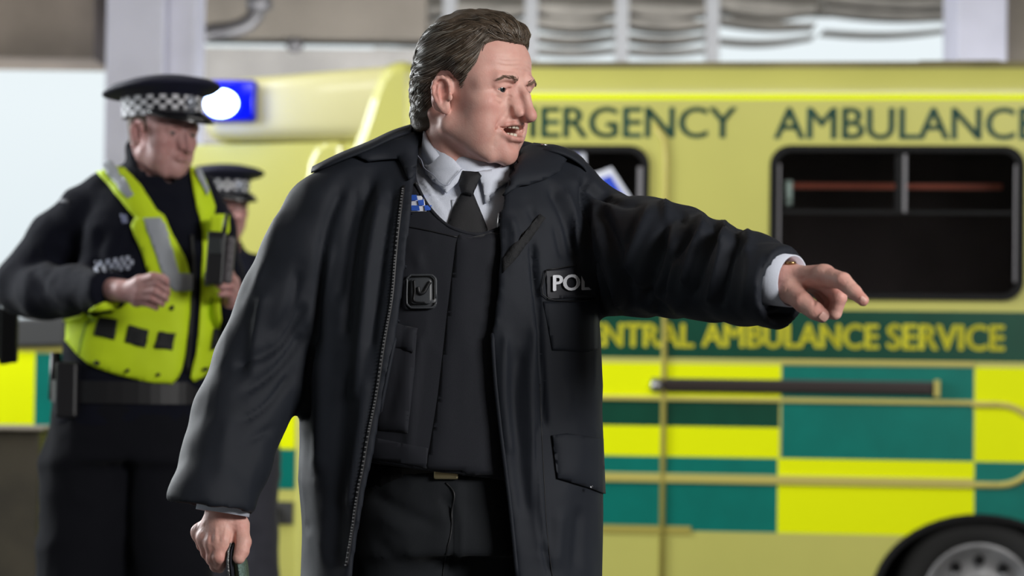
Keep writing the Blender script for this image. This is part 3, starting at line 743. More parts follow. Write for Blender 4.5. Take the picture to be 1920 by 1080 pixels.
WR.append(([L(.060, -.012, -.048), L(.050, .022, -.080), L(.032, .052, -.103), L(.010, .064, -.112)], .010, .0040))
def seg_dist(V, pts):
    d = np.full(len(V), 1e9, f32); pts = [np.array(p, f32) for p in pts]
    for a, b_ in zip(pts[:-1], pts[1:]):
        e = b_ - a; t = np.clip(((V - a) @ e) / max(e @ e, 1e-12), 0, 1); d = np.minimum(d, np.linalg.norm(V - a - t[:, None]*e, axis=1))
    return d
def head_mesh(h, open_=1.0, age=1.0, thin=1.0):
    V, Q = surf(head_field(open_, thin, age), (-.1, -.145, -.19), (.1, .125, .15), h)
    V = relax(V, Q, 1, .4)
    if age > .5:
        N = normals(V, Q); A_ = V.copy(); A_[:, 0] = np.abs(A_[:, 0]); dd = np.zeros(len(V), f32)
        for pts, wd, dp in WR:
            # distance measured across the skin only (forward depth counts half)
            s = np.array([1, .35, 1], f32); d = seg_dist(A_ * s if pts[0][0] >= 0 else V * s, [np.array(p) * s for p in pts])
            dd += dp * np.exp(-(d / wd) ** 2) * ((V[:, 1] < -.03) | (dp > .003))
        V = V - N * dd[:, None]
    return V, Q, head_tint(V, open_)
def placed(V, O, yaw, pitch=0, roll=0):
    R = Matrix.Rotation(yaw, 3, 'Z') @ Matrix.Rotation(pitch, 3, 'X') @ Matrix.Rotation(roll, 3, 'Y')
    return V @ np.array(R, f32).T + np.array(O, f32)
# ---------------------------------------------------------------- the pointing man
YAW = math.radians(54); HO = np.array(P(880, 183, 4.0)); HR = Matrix.Rotation(YAW, 3, 'Z') @ Matrix.Rotation(math.radians(4.0), 3, 'X')
HRn = np.array(HR)
def H(v): return np.asarray(v) @ HRn.T + HO
skin = skin_mat('fair_skin', srgb(230, 188, 174), srgb(204, 128, 118))
baseM = P(850, 700, 4.02); baseM = Vector((baseM.x, 4.02, 0))
hv, hq, ht = head_mesh(.0015)
man = np_mesh('person', H(hv), hq, [skin], None, baseM, ht)
tag(man, 'man with greying swept-back hair in an open black jacket, shirt and tie, pointing right', 'person')

def eye(parent, O, R, side, look=(0, 0), sc=1.0):
    b = MB(); n = 20; prof = []
    c = Vector((side*.0315, -.0775, .0122)); r = .0128
    fw = Matrix.Rotation(math.radians(look[0]), 3, 'Z') @ Matrix.Rotation(math.radians(look[1]), 3, 'X')
    def mp(v): return tuple(np.array((fw @ Vector((v.x, -v.z, v.y))) + c) @ np.array(R).T + np.array(O))
    rings = [(0, 0)]; vs = []; fs = []; ms = []
    angs = [0, 7, 13, 25, 29, 45, 70, 100, 140, 180]; col = [2, 2, 1, 1, 0, 0, 0, 0, 0]
    for a in angs:
        for k in range(n):
            A_ = math.radians(a); rr = r + (.0006 if a < 26 else 0) * math.cos(A_)
            vs.append(mp(Vector((rr*math.sin(A_)*math.cos(2*PI*k/n), rr*math.sin(A_)*math.sin(2*PI*k/n), rr*math.cos(A_)))))
    for i in range(len(angs) - 1):
        for k in range(n): b.f.append([i*n+k, i*n+(k+1) % n, (i+1)*n+(k+1) % n, (i+1)*n+k]); b.m.append(col[i]); b.sm.append(True)
    b.v = vs
    return b.build('eye', [mat('eye_white', srgb(170, 158, 152), .2, coat=.6), mat('iris', srgb(44, 50, 54), .2, coat=.6), mat('pupil', (.004, .004, .004), .1)], parent)
for s in (-1, 1): eye(man, HO, HRn, s, (-6, 3))
# teeth
b = MB()
for row, z0, z1, fw in ((0, -.0468, -.0395, .0970), (1, -.0615, -.0540, .0940)):
    for k in range(-4, 5):
        x = k * .0047; f_ = fw - abs(k)**2 * .0011
        c = Vector((x, -f_ + .003, (z0+z1)/2)); a = math.atan2(abs(k)*.0022*2, .0047) * (-1 if k < 0 else 1)
        M_ = Matrix.Rotation(a, 3, 'Z'); hw = .00228
        q = [Vector((sx*hw, sy*.0025, sz*(z1-z0)/2)) for sx in (-1, 1) for sy in (-1, 1) for sz in (-1, 1)]
        vs = [tuple(H(np.array(M_ @ v + c))) for v in q]
        b.add(vs, [(0,1,3,2),(4,6,7,5),(0,4,5,1),(2,3,7,6),(0,2,6,4),(1,5,7,3)])
b.build('teeth', mat('teeth_enamel', srgb(225, 218, 200), .25, coat=.4), man, bevel=.0007)
b = MB(); b.lathe([(0, .004), (.012, .003), (.017, -.001), (.017, -.006), (0, -.009)], 16, mp=lambda v: tuple(H((v.x, v.y*1.3 - .074, v.z*.7 - .0585)))); b.build('tongue', mat('tongue_flesh', srgb(150, 74, 72), .4), man)

# hair
hair_poly = [(.125, .17), (.125, .086), (.104, .082), (.088, .084), (.074, .086), (.063, .078), (.060, .052), (.047, .024), (.041, .0), (.038, -.016), (.031, -.018), (.028, .018), (.016, .036), (-.004, .036), (-.018, .020), (-.019, -.010), (-.016, -.034), (-.030, -.050), (-.06, -.060), (-.12, -.058), (-.15, 0), (-.14, .17)]
def hair_field(p):
    d = ell(p, L(0, -.002, .044), (.0745, .084, .083))
    ax = p.copy(); ax[:, 0] = np.abs(ax[:, 0])
    d = smin(d, ell(p, L(0, .045, .052), (.062, .052, .046)), .03)
    d = smin(d, cap(p, L(0, -.040, .0), L(0, -.045, -.06), .050, .048), .03)
    e = poly2(-p[:, 1], p[:, 2], hair_poly)
    ins = np.clip(-e / .022, 0, 1)
    fr = np.exp(-((p[:, 1] + .07) / .04) ** 2) * np.clip((p[:, 2] - .06) / .04, 0, 1)
    bk = np.clip((p[:, 1] - .03) / .05, 0, 1); th = .0005 + (.0105 + .0085 * fr - .004 * bk) * ins ** .75
    # combed locks: ridges running back over the head
    ang = np.arctan2(p[:, 0], p[:, 2] - .02); wv = np.sin(ang * 26 + 5 * vnoise(p, 28, 2) + 60 * p[:, 1]*0) * .0016 + vnoise(p * np.array([1, .35, .8], f32), 190, 5) * .0013
    return np.maximum(d - th - wv * ins, e)
V, Q = surf(hair_field, (-.1, -.14, -.08), (.1, .13, .16), .0022)
V = relax(V, Q, 1, .3)
hairD = mat('dark_hair', srgb(84, 72, 60), .45, var=.3, vscale=40, bump=.6, bscale=500)
hairs = [hairD, mat('brown_hair', srgb(118, 102, 86), .4), mat('grey_hair', srgb(168, 162, 152), .35)]
hair = np_mesh('hair', H(V), Q, hairs, man)
hb = bvh(V, Q)
def strands(n, seed, fields, width, seg=9, step=.006, lift=.0022):
    """fine tubes following the comb direction over a surface (local head frame)"""
    rnd = random.Random(seed); Vs = []; Fs = []; Mi = []
    for _ in range(n):
        th = rnd.uniform(-PI, PI); z = rnd.uniform(-.06, .13); o = Vector((math.sin(th), math.cos(th), 0)) * .3 + Vector((0, 0, z + .1*rnd.random()))
        c = Vector((0, .01, z*.5 + .02)); r = hb.ray_cast(o, (c - o).normalized())
        if r[0] is None or r[3] > .35: continue
        p, nrm = r[0], r[1]
        if nrm.dot((p - Vector((0, .01, .03))).normalized()) < .25: continue
        fwd = -p.y; pts = []; hgt = rnd.uniform(.0, 1) ** 2 * lift; wob = rnd.uniform(-.25, .25)
        for s in range(seg):
            pts.append(p + nrm * (hgt * math.sin(PI * (s + .6) / (seg + .4)) + .0003))
            d = Vector((p.x * 1.5 + wob, 1.0, -.15 + .55 * (p.y + .02) / .1))
            if abs(p.x) > .055: d.z -= .45; d.x *= .3
            if p.y > .06: d.z -= .8
            if p.z < .02 and p.y > -.02: d.z -= .7
            if p.y < -.07 and p.z > .07: d.z += .9
            d = (d - nrm * d.dot(nrm)).normalized(); q = p + d * step * rnd.uniform(.8, 1.2)
            k = hb.find_nearest(q)
            if k[0] is None: break
            p, nrm = k[0], k[1]
        if len(pts) < 4: continue
        g = min(1, max(0, (.02 - fwd) / .09)) * .75 + .10 + (.25 if abs(pts[0].x) > .06 else 0) + (.15 if pts[0].z < .02 else 0)
        mi = 2 if rnd.random() < g * .55 else (1 if rnd.random() < .55 else 0)
        o_ = len(Vs); m = len(pts)
        for i, q in enumerate(pts):
            t = (pts[min(i+1, m-1)] - pts[max(i-1, 0)]).normalized(); a = t.orthogonal().normalized(); b2 = t.cross(a); rr = width * (1 - .75 * (i/(m-1))**2)
            for k in range(3): Vs.append(tuple(q + (a*math.cos(k*2.094) + b2*math.sin(k*2.094)) * rr))
        for i in range(m - 1):
            for k in range(3): Fs.append((o_+i*3+k, o_+i*3+(k+1) % 3, o_+i*3+3+(k+1) % 3, o_+i*3+3+k)); Mi.append(mi)
    return np.array(Vs, f32), np.array(Fs), np.array(Mi)
sv, sf, sm_ = strands(6000, 5, None, .00045)
st = np_mesh('hair_strands', H(sv), sf, hairs, man, mi=sm_); st['kind'] = 'stuff'
st.parent = hair; st.matrix_parent_inverse = hair.matrix_world.inverted()
# eyebrows
for s in (-1, 1):
    b = MB(); rnd = random.Random(4)
    hbv = bvh(hv, hq)
    for k in range(170):
        t = rnd.random(); x = s * (.014 + .034 * t); z = .0245 + .0055 * math.sin(min(1, t*1.25) * PI * .62) - .005 * max(0, t - .7) / .3 + rnd.uniform(-.0028, .0028) * (1 - .5*t)
        r = hbv.ray_cast(Vector((x, -.3, z)), Vector((0, 1, 0)))
        if r[0] is None: continue
        p = r[0]; d = Vector((s * .8, .25, .75 - .9*t)); d = (d - r[1]*d.dot(r[1])).normalized(); ln = rnd.uniform(.004, .007)
        q1 = p + d*ln*.5 + r[1]*.0012; q2 = p + d*ln + r[1]*.0008
        b.tube([tuple(H(np.array(v))) for v in (p, q1, q2)], [.00026, .00022, .0001], 3, caps=False)
    b.build('eyebrow', mat('brow_hair', srgb(128, 106, 88), .5), man)
# ---------------------------------------------------------------- the pointing man's body and clothes
def rows(tab, Y):
    """(y, x left, x right, half depth, shift) picture rows -> arrays over height"""
    out = []
    for y, xl, xr, dp, dy in tab:
        a, b_ = P(xl, y, Y), P(xr, y, Y); out.append(((a.z + b_.z)/2, (a.x + b_.x)/2, (b_.x - a.x)/2, dp, Y + dy))
    return np.array(sorted(out), f32)
def loft(p, T, ex=2.5):
    z = p[:, 2]; i = lambda k: np.interp(z, T[:, 0], T[:, k])
    cx, a, b_, cy = i(1), i(2), i(3), i(4)
    q = (np.abs((p[:, 0] - cx) / a) ** ex + np.abs((p[:, 1] - cy) / b_) ** ex) ** (1/ex)
    d = (q - 1) * np.minimum(a, b_) * .95
    return np.maximum(d, np.maximum(z - T[-1, 0], T[0, 0] - z))
def pxs(p):
    x, y = proj(p); return x.astype(f32), y.astype(f32)
def folds(V, Q, strokes, wrinkle=0, seed=0, stretch=(1, 1, 1), sc=18, side=None):
    """creases and ridges pressed into cloth along strokes seen from the front"""
    N = normals(V, Q); x, y = pxs(V); view = (V - np.array(CAM)); view /= np.linalg.norm(view, axis=1)[:, None]
    fr = np.clip(-(N * view).sum(1) * 2.5 + .35, 0, 1); dd = np.zeros(len(V), f32)
    for pts, wd, dp in strokes:
        lo = np.min(pts, 0) - wd*3; hi = np.max(pts, 0) + wd*3; m = (x > lo[0]) & (x < hi[0]) & (y > lo[1]) & (y < hi[1])
        if not m.any(): continue
        sp = smoothpoly(pts, 4, False) if len(pts) > 2 else pts
        q = np.stack([x[m], y[m], np.zeros(m.sum())], 1).astype(f32); d = seg_dist(q, [(a, b_, 0) for a, b_ in sp])
        # fade towards the ends
        e0 = np.hypot(q[:, 0] - pts[0][0], q[:, 1] - pts[0][1]); e1 = np.hypot(q[:, 0] - pts[-1][0], q[:, 1] - pts[-1][1])
        fade = np.clip(np.minimum(e0, e1) / (wd * 2.5), .25, 1)
        dd[m] += dp * np.exp(-(d / wd) ** 2) * fr[m] * fade
    if wrinkle:
        q = V * np.array(stretch, f32); n1 = vnoise(q, sc, seed); n2 = vnoise(q, sc*2.3, seed+3)
        dd += wrinkle * ((1 - 2.2*np.abs(n1)) * .6 + (1 - 2.2*np.abs(n2)) * .3)
    return V + N * dd[:, None]

cloth = mat('black_jacket_cloth', srgb(30, 34, 42), .6, bump=.3, bscale=2200, spec=.25, sheen=.03)
vestm = mat('dark_vest_cloth', srgb(31, 33, 40), .72, bump=.3, bscale=2200, spec=.25, sheen=.1)
trou = mat('dark_trouser_cloth', srgb(27, 30, 34), .75, bump=.3, bscale=2200, spec=.2, sheen=.1)
shirtm = mat('white_shirt_cotton', srgb(212, 218, 232), .7, bump=.3, bscale=900, sheen=.1)
tiem = mat('black_tie_cloth', srgb(22, 23, 27), .6, bump=.5, bscale=1500)
lining = mat('black_lining', srgb(22, 23, 26), .5)

YM = 4.03
CT = rows([(300, 745, 1035, .085, .02), (340, 665, 1092, .118, .02), (400, 615, 1106, .142, .01), (500, 592, 1114, .158, 0), (600, 577, 1122, .166, 0), (700, 567, 1127, .170, 0),
           (800, 564, 1128, .172, 0), (900, 563, 1129, .176, 0), (1080, 567, 1126, .182, 0), (1300, 552, 1140, .195, 0)], YM)
def PP(x, y, Y): return tuple(P(x, y, Y))
SR = [(PP(668, 352, 4.0), .050), (PP(615, 400, 3.99), .062), (PP(572, 480, 3.98), .063), (PP(533, 570, 3.98), .066), (PP(490, 690, 3.98), .073), (PP(448, 780, 3.95), .068), (PP(424, 860, 3.92), .064), (PP(394, 945, 3.88), .0595), (PP(384, 985, 3.87), .0595)]
SL = [(PP(1050, 378, 4.06), .055), (PP(1116, 440, 4.07), .074), (PP(1160, 480, 4.0), .0885), (PP(1205, 482, 3.94), .0875), (PP(1249, 487, 3.88), .083), (PP(1333, 509, 3.77), .070), (PP(1401, 522, 3.69), .0635), (PP(1462, 539, 3.62), .0535), (PP(1500, 548, 3.58), .051)]
def coat_torso(p, off=0):
    d = loft(p, CT)
    d = smin(d, cap(p, PP(800, 296, 4.05), PP(655, 352, 4.01), .046, .047), .05)
    d = smin(d, cap(p, PP(975, 318, 4.07), PP(1072, 352, 4.06), .042, .044), .05)
    return d
def sleeve(p, S, sq=None, dr=0):
    return chain(p, [s[0] for s in S], [s[1] + dr for s in S], .02, sq)
open_px = [(800, 200), (786, 262), (778, 330), (770, 420), (758, 520), (744, 620), (728, 700), (711, 780), (697, 860), (684, 920), (670, 1000), (658, 1080), (636, 1330),
           (995, 1330), (968, 1080), (956, 960), (945, 870), (934, 780), (926, 700), (921, 640), (932, 560), (936, 490), (937, 420), (944, 365), (956, 325), (985, 285), (990, 200)]
cR = (np.array(SR[-1][0]) - np.array(SR[-3][0])); cR /= np.linalg.norm(cR); eR = np.array(P(394, 950, 3.88)); nR = np.array([-.14, -.1, -1.0]); nR /= np.linalg.norm(nR)
cL = np.array([.72, -.68, -.10]); cL /= np.linalg.norm(cL); eL = np.array(P(1470, 541, 3.615))
def coat_f(p):
    out = coat_torso(p)
    s1 = sleeve(p, SR, ((0, 1, 0), .86)); s2 = sleeve(p, SL)
    d = smin(out, s1, .022); d = smin(d, s2, .02)
    inner = out + .011
    d = np.maximum(d, -np.where(s1 < -.008, 1, inner) if False else d * 0 - 9)
    # hollow torso
    d = np.maximum(d, -np.maximum(inner, 0 * inner - 9)) if False else np.maximum(d, -inner)
    x, y = pxs(p); o = poly2(x, y, open_px) / 1200.0
    o = np.maximum(o, p[:, 1] - 4.03); d = smax(d, -o, .004)
    # neck hole
    d = np.maximum(d, -cap(p, PP(882, 330, 4.02), PP(872, 200, 4.04), .060, .082, ((1, 0, 0), 1.0)))
    # sleeve ends, hollow
    for S, e, n, far_ in ((SR, eR, nR, .16), (SL, eL, cL, .12)):
        t = (p - e.astype(f32)) @ n.astype(f32); near = np.linalg.norm(p - e.astype(f32), axis=1) < far_
        inn = sleeve(p, S[-4:], ((0, 1, 0), .86) if S is SR else None, -.0115)
        d = np.where(near, np.maximum(np.maximum(d, t), -np.where(t > -.07, inn, 9)), d)
    # stand collar and folded leaves at the neck
    return d
V, Q = surf(coat_f, (-.56, 3.50, .66), (.48, 4.27, 1.60), .0050)
V = relax(V, Q, 2, .45)
ST = [([(700, 330), (672, 420), (657, 520), (645, 640)], 9, -.006), ([(738, 350), (720, 450), (706, 560), (694, 660)], 8, -.005), ([(645, 345), (612, 430), (600, 540), (596, 660)], 10, -.007),
      ([(672, 352), (652, 450), (635, 560)], 7, -.004), ([(720, 350), (697, 460), (680, 600), (664, 760)], 10, .005), ([(618, 440), (612, 560), (600, 760), (596, 900)], 14, .005),
      ([(655, 680), (640, 800), (632, 960), (628, 1080)], 16, -.005), ([(690, 700), (672, 820), (650, 960)], 10, .004), ([(585, 640), (578, 700), (574, 790)], 7, -.008),
      ([(540, 340), (500, 480), (455, 600)], 10, .002), ([(575, 560), (530, 640), (480, 670), (430, 690)], 10, -.006), ([(560, 500), (545, 580), (500, 640)], 10, -.005), ([(570, 620), (520, 690), (450, 740)], 9, -.005),
      ([(545, 700), (500, 760), (450, 790)], 7, -.004), ([(515, 800), (460, 830)], 7, -.003), ([(500, 540), (478, 640), (470, 720)], 12, .005), ([(430, 760), (420, 860), (412, 920)], 16, .002),
      # armhole and raised sleeve
      ([(1100, 325), (1096, 400), (1098, 480), (1112, 560), (1132, 606)], 8, -.014), ([(1118, 372), (1145, 450), (1172, 540), (1180, 590)], 12, -.009), ([(1268, 392), (1243, 440), (1220, 510), (1204, 585)], 11, -.010),
      ([(1306, 418), (1284, 452), (1252, 505), (1238, 570)], 8, -.007), ([(1322, 414), (1300, 470), (1282, 540)], 7, .006), ([(1350, 424), (1328, 470), (1300, 560)], 6, -.006), ([(1368, 430), (1350, 480), (1330, 575)], 6, .005), ([(1385, 438), (1368, 490), (1350, 580)], 6, -.005),
      ([(1225, 378), (1195, 450), (1170, 520)], 10, .006), ([(1128, 366), (1165, 384), (1205, 380)], 6, -.004), ([(1145, 505), (1200, 555), (1270, 590)], 9, -.005), ([(1250, 400), (1262, 470), (1250, 560)], 9, .005), ([(1410, 450), (1402, 520), (1390, 590)], 8, .003), ([(1440, 470), (1425, 520), (1425, 580)], 6, -.003),
      ([(1120, 430), (1150, 520), (1160, 590)], 8, .006), ([(1195, 400), (1170, 470)], 7, -.004), ([(1110, 480), (1140, 560), (1170, 600)], 6, -.006),
      # bumps along the top of the raised sleeve
      ([(1240, 360), (1252, 400), (1248, 430)], 9, .006), ([(1310, 395), (1322, 430), (1312, 460)], 7, .007), ([(1352, 405), (1362, 440), (1352, 470)], 6, .006), ([(1398, 425), (1404, 455), (1396, 490)], 6, .005), ([(1278, 385), (1282, 430)], 8, -.006), ([(1338, 405), (1342, 440)], 5, -.005), ([(1382, 420), (1382, 455)], 5, -.005),
      ([(1260, 560), (1275, 610)], 12, .004), ([(1225, 560), (1235, 605)], 8, -.005), ([(1105, 345), (1118, 360), (1150, 372)], 6, -.008),
      # front panel on his left
      ([(998, 455), (1003, 520), (1010, 600), (1016, 700), (1022, 800)], 5, -.009), ([(1030, 345), (1056, 400), (1072, 460), (1078, 500)], 9, -.007), ([(1055, 350), (1078, 410), (1088, 480)], 7, .005), ([(1040, 420), (1056, 490)], 6, -.004),
      ([(975, 640), (965, 740), (972, 860), (990, 980)], 14, -.006), ([(1005, 600), (995, 700), (1000, 850), (1018, 1040)], 10, .005), ([(948, 620), (945, 720), (960, 860)], 8, .005), ([(1060, 700), (1062, 800)], 16, .003), ([(1090, 940), (1080, 1080)], 12, -.005), ([(1050, 940), (1040, 1080)], 14, .004), ([(1006, 800), (1004, 900), (1012, 1000), (1030, 1080)], 4, -.004),
      ([(950, 400), (965, 440), (960, 500)], 8, .005), ([(990, 380), (1010, 430)], 8, -.004)]
V = folds(V, Q, [(a_, w__, d_ * 1.5) for a_, w__, d_ in ST], .0032, 4, (1.0, 1.0, .55), 13)
V = relax(V, Q, 1, .3)
coat = np_mesh('jacket', V, Q, [cloth], man)
cb = bvh(V, Q)
Vt, Qt = surf(lambda p: coat_torso(p), (-.34, 3.80, .66), (.20, 4.27, 1.60), .010)
Vt = folds(Vt, Qt, [s for s in ST if s[0][0][0] < 1092 and s[0][0][0] > 780], .0, 4)
tb = bvh(Vt, Qt)

def drape_pts(pts, tree, off=.0):
    out = []
    for x, y in pts:
        r = tree.ray_cast(CAM, ray(x, y).normalized())
        out.append(None if r[0] is None else (r[0] + (r[1] if r[1].dot(ray(x, y)) < 0 else -r[1]) * off))
    return out
def drape(name, poly, tree, m, parent, off=.002, thick=.002, step=7, puff=0, curve=True, sm=True):
    """cloth cut to a shape and laid on a surface"""
    poly = smoothpoly(poly, 3) if curve else [tuple(a) for a in poly]
    pts = []
    for i in range(len(poly)):
        a, b_ = np.array(poly[i]), np.array(poly[(i+1) % len(poly)]); n = max(1, int(np.linalg.norm(b_-a) / step))
        pts += [tuple(a + (b_-a)*k/n) for k in range(n)]
    nb = len(pts); xs = [q[0] for q in pts]; ys = [q[1] for q in pts]
    vs = [Vector(q) for q in pts]; es = [(i, (i+1) % nb) for i in range(nb)]
    y = min(ys) + step/2
    while y < max(ys):
        x = min(xs) + step/2
        while x < max(xs):
            if in_poly(x, y, pts): vs.append(Vector((x, y)))
            x += step
        y += step
    r = geometry.delaunay_2d_cdt(vs, es, [], 0, 1e-4); F = []
    for f in r[2]:
        c = sum((r[0][i] for i in f), Vector((0, 0))) / len(f)
        if in_poly(c.x, c.y, pts): F.append(list(f))
    D = drape_pts([(v.x, v.y) for v in r[0]], tree, off)
    if puff:
        bd = seg_dist(np.array([(v.x, v.y, 0) for v in r[0]], f32), [(a, b_, 0) for a, b_ in pts + [pts[0]]])
        for i, q in enumerate(D):
            if q is not None: D[i] = q + (CAM - q).normalized() * puff * (1 - math.exp(-bd[i] / 8))
    keep = [i for i, q in enumerate(D) if q is not None]; mp = {k: j for j, k in enumerate(keep)}
    F = [[mp[i] for i in f] for f in F if all(i in mp for i in f)]
    # drop slivers that bridge to another surface
    Dk = [D[k] for k in keep]; F = [f for f in F if max((Dk[f[i]] - Dk[f[(i+1) % len(f)]]).length for i in range(len(f))) < .05]
    if not F: return None
    me = bpy.data.meshes.new(name); me.from_pydata([tuple(q) for q in Dk], [], F)
    o = link_mesh(name, me, m, parent, sm)
    # faces look at the viewer side
    if sum((me.polygons[i].normal.dot(CAM - me.polygons[i].center) for i in range(len(me.polygons)))) < 0: me.flip_normals()
    if thick:
        s = o.modifiers.new('thickness', 'SOLIDIFY'); s.thickness = thick; s.offset = -1 if False else -1
        for q in me.vertices: pass
    return o
def seam(name, pts, tree, m, parent, r=.0012, off=.001, n=5, closed=False):
    sp = smoothpoly(pts, 5, closed) if len(pts) > 2 else [tuple(np.array(pts[0]) + (np.array(pts[1]) - np.array(pts[0])) * k / 8) for k in range(9)]
    D = [q for q in drape_pts(sp, tree, off) if q is not None]
    if len(D) < 2: return None
    b = MB(); b.tube(D, r, n); return b.build(name, m, parent)

# shirt, vest, trousers as closed cloth forms under the jacket
VT = rows([(330, 765, 985, .090, .02), (380, 705, 1030, .112, .01), (450, 672, 1050, .128, 0), (600, 660, 1045, .140, 0), (750, 655, 1045, .146, 0), (900, 655, 1045, .150, 0)], YM)
BT = rows([(330, 775, 975, .078, .02), (380, 715, 1020, .098, .01), (450, 682, 1040, .112, 0), (600, 670, 1035, .124, 0), (750, 668, 1035, .130, 0), (900, 668, 1035, .132, 0), (960, 672, 1030, .13, 0)], YM)
neck_px = [(770, 200), (772, 300), (784, 345), (803, 387), (838, 421), (880, 436), (908, 437), (938, 425), (952, 385), (965, 300), (960, 200)]
def shirt_f(p):
    d = loft(p, BT); d = smin(d, cap(p, PP(880, 350, 4.02), PP(876, 288, 4.02), .066, .060), .03)
    d = smin(d, cap(p, PP(880, 300, 4.04), PP(680, 352, 4.03), .03, .035), .03); d = smin(d, cap(p, PP(880, 310, 4.06), PP(1050, 350, 4.06), .03, .035), .03)
    return d
V, Q = surf(shirt_f, (-.30, 3.85, 1.08), (.14, 4.23, 1.60), .006)
V = folds(V, Q, [([(800, 320), (822, 372)], 3, -.003), ([(790, 330), (835, 410)], 4, .003), ([(920, 360), (915, 420)], 4, -.003)], .001, 9, sc=30)
shirt = np_mesh('shirt', V, Q, [shirtm], man); sb = bvh(V, Q)
zb0, zb1 = P(690, 868, 3.9), P(900, 893, 3.9)
def vest_f(p):
    d = loft(p, VT); d = smin(d, cap(p, PP(800, 330, 4.03), PP(700, 365, 4.03), .03, .034), .03); d = smin(d, cap(p, PP(970, 345, 4.05), PP(1040, 365, 4.05), .03, .034), .03)
    x, y = pxs(p); o = poly2(x, y, neck_px) / 1200.0; o = np.maximum(o, p[:, 1] - 4.05); d = smax(d, -o, .004)
    bot = zb0.z + (p[:, 0] - zb0.x) * (zb1.z - zb0.z) / (zb1.x - zb0.x); d = smax(d, bot - p[:, 2], .006)
    d = np.maximum(d, -(loft(p, BT) + .002)) ; return d
V, Q = surf(vest_f, (-.30, 3.85, .95), (.14, 4.23, 1.60), .0055)
V = relax(V, Q, 1)
V = folds(V, Q, [([(780, 460), (790, 520)], 10, .003), ([(760, 600), (745, 700), (720, 800)], 10, -.004), ([(790, 620), (775, 740), (765, 860)], 9, .003)], .0022, 12, (1, 1, .6), 14)
vest = np_mesh('stab_vest', V, Q, [vestm], man); vb = bvh(V, Q)
drape('front_flap', [(860, 441), (880, 446), (938, 438), (944, 500), (946, 700), (950, 890), (890, 893), (845, 889), (802, 881), (806, 840), (822, 740), (838, 600), (850, 500)], vb, vestm, vest, .001, .005, 9, .004)
drape('pouch', [(720, 612), (782, 628), (777, 700), (765, 812), (700, 806), (706, 720)], vb, vestm, vest, .001, .004, 9, .007, False)
drape('pouch_flap', [(716, 598), (785, 616), (779, 662), (716, 648)], vb, vestm, vest, .007, .003, 8, .006, False)
drape('hem_band', [(690, 818), (760, 832), (803, 840), (800, 878), (740, 866), (686, 858)], vb, vestm, vest, .001, .003, 9, .002, False)
seam('neck_binding', [(780, 345), (803, 387), (838, 422), (880, 438), (908, 438), (938, 427)], vb, vestm, vest, .0032, .0)
seam('stitching', [(762, 425), (800, 432), (858, 445)], vb, lining, vest, .001)
# badge holder
hold = drape('badge_holder', rrect(763, 515, 820, 580, 12, 3), vb, mat('black_moulded_rubber', srgb(60, 63, 67), .45), vest, .002, .004, 6, .003, False)
seam('holder_rim', rrect(765, 517, 818, 578, 11, 3), vb, MATS['black_moulded_rubber'], vest, .0018, .0075, 6, True)
drape('holder_plate', rrect(772, 524, 811, 571, 6, 2), vb, MATS['black_moulded_rubber'], vest, .009, .002, 6, 0, False)
seam('clip', [(786, 540), (789, 551), (796, 550), (803, 538), (808, 530)], vb, lining, vest, .0028, .011, 6)
seam('clip', [(779, 527), (780, 548), (779, 566), (800, 569)], vb, lining, vest, .0012, .011, 5)
# chequered tab on the vest shoulder
chw = mat('patch_white', srgb(222, 226, 236), .6); chb = mat('patch_blue', srgb(48, 92, 190), .6)
drape('chequered_tab', [(766, 368), (793, 369), (800, 397), (768, 398)], vb, chw, vest, .002, .001, 5, 0, False)
b = MB(); n = 0
for r_ in range(3):
    for c_ in range(-1, 3):
        if (r_ + c_) % 2: continue
        u0_, u1_ = 773 + c_*9.3, 773 + (c_+1)*9.3; v0_, v1_ = 369 + r_*9.5, 369 + (r_+1)*9.5; sk = .22
        q = [(u0_ + (v0_-369)*sk*(c_ > 0), v0_), (u1_ + (v0_-369)*sk*(c_ >= 0), v0_), (u1_ + (v1_-369)*sk*(c_ >= 0), v1_), (u0_ + (v1_-369)*sk*(c_ > 0), v1_)]
        D = drape_pts(q, vb, .0045)
        if all(d is not None for d in D): b.add(D, [(0, 3, 2, 1)])
o = b.build('chequers', chb, vest)
# shirt collar, front, tie
drape('placket', [(846, 375), (880, 378), (885, 440), (850, 440)], sb, shirtm, shirt, .001, .001, 8, 0, False)
drape('collar_leaf', [(795, 240), (812, 262), (836, 287), (874, 322), (863, 342), (838, 367), (812, 338), (782, 300), (776, 275), (782, 250)], sb, shirtm, shirt, .007, .003, 6, .006, False)
drape('collar_leaf', [(892, 325), (930, 316), (960, 305), (950, 345), (930, 358), (910, 384), (902, 350)], sb, shirtm, shirt, .007, .003, 6, .005, False)
seam('collar_stitch', [(786, 294), (812, 327), (838, 357), (858, 338), (869, 322)], sb, mat('stitch_grey', srgb(160, 166, 184), .7), shirt, .0006, .0165)
b = MB()
for row in ((0),):
    pts = [P(797, 246, 4.0), P(808, 272, 3.975), P(838, 303, 3.962), P(872, 327, 3.953), P(893, 330, 3.953), P(925, 320, 3.965), P(950, 302, 4.0), P(958, 285, 4.04), P(935, 262, 4.11), P(870, 240, 4.13), P(815, 232, 4.07)]
sp = smoothpoly([tuple(q) for q in pts], 5)
N = len(sp); vs = [];
for q in sp:
    q = Vector(q); c = Vector((PP(876, 290, 4.02))); o_ = (q - c); o_.z = 0; o_.normalize()
    vs += [tuple(q), tuple(q + o_*.003), tuple(q + o_*.006 + Vector((0, 0, -.03))), tuple(q + o_*.002 + Vector((0, 0, -.03))), tuple(q - o_*.002)]
fs = [(i*5+j, ((i+1) % N)*5+j, ((i+1) % N)*5+(j+1) % 5, i*5+(j+1) % 5) for i in range(N) for j in range(5)]
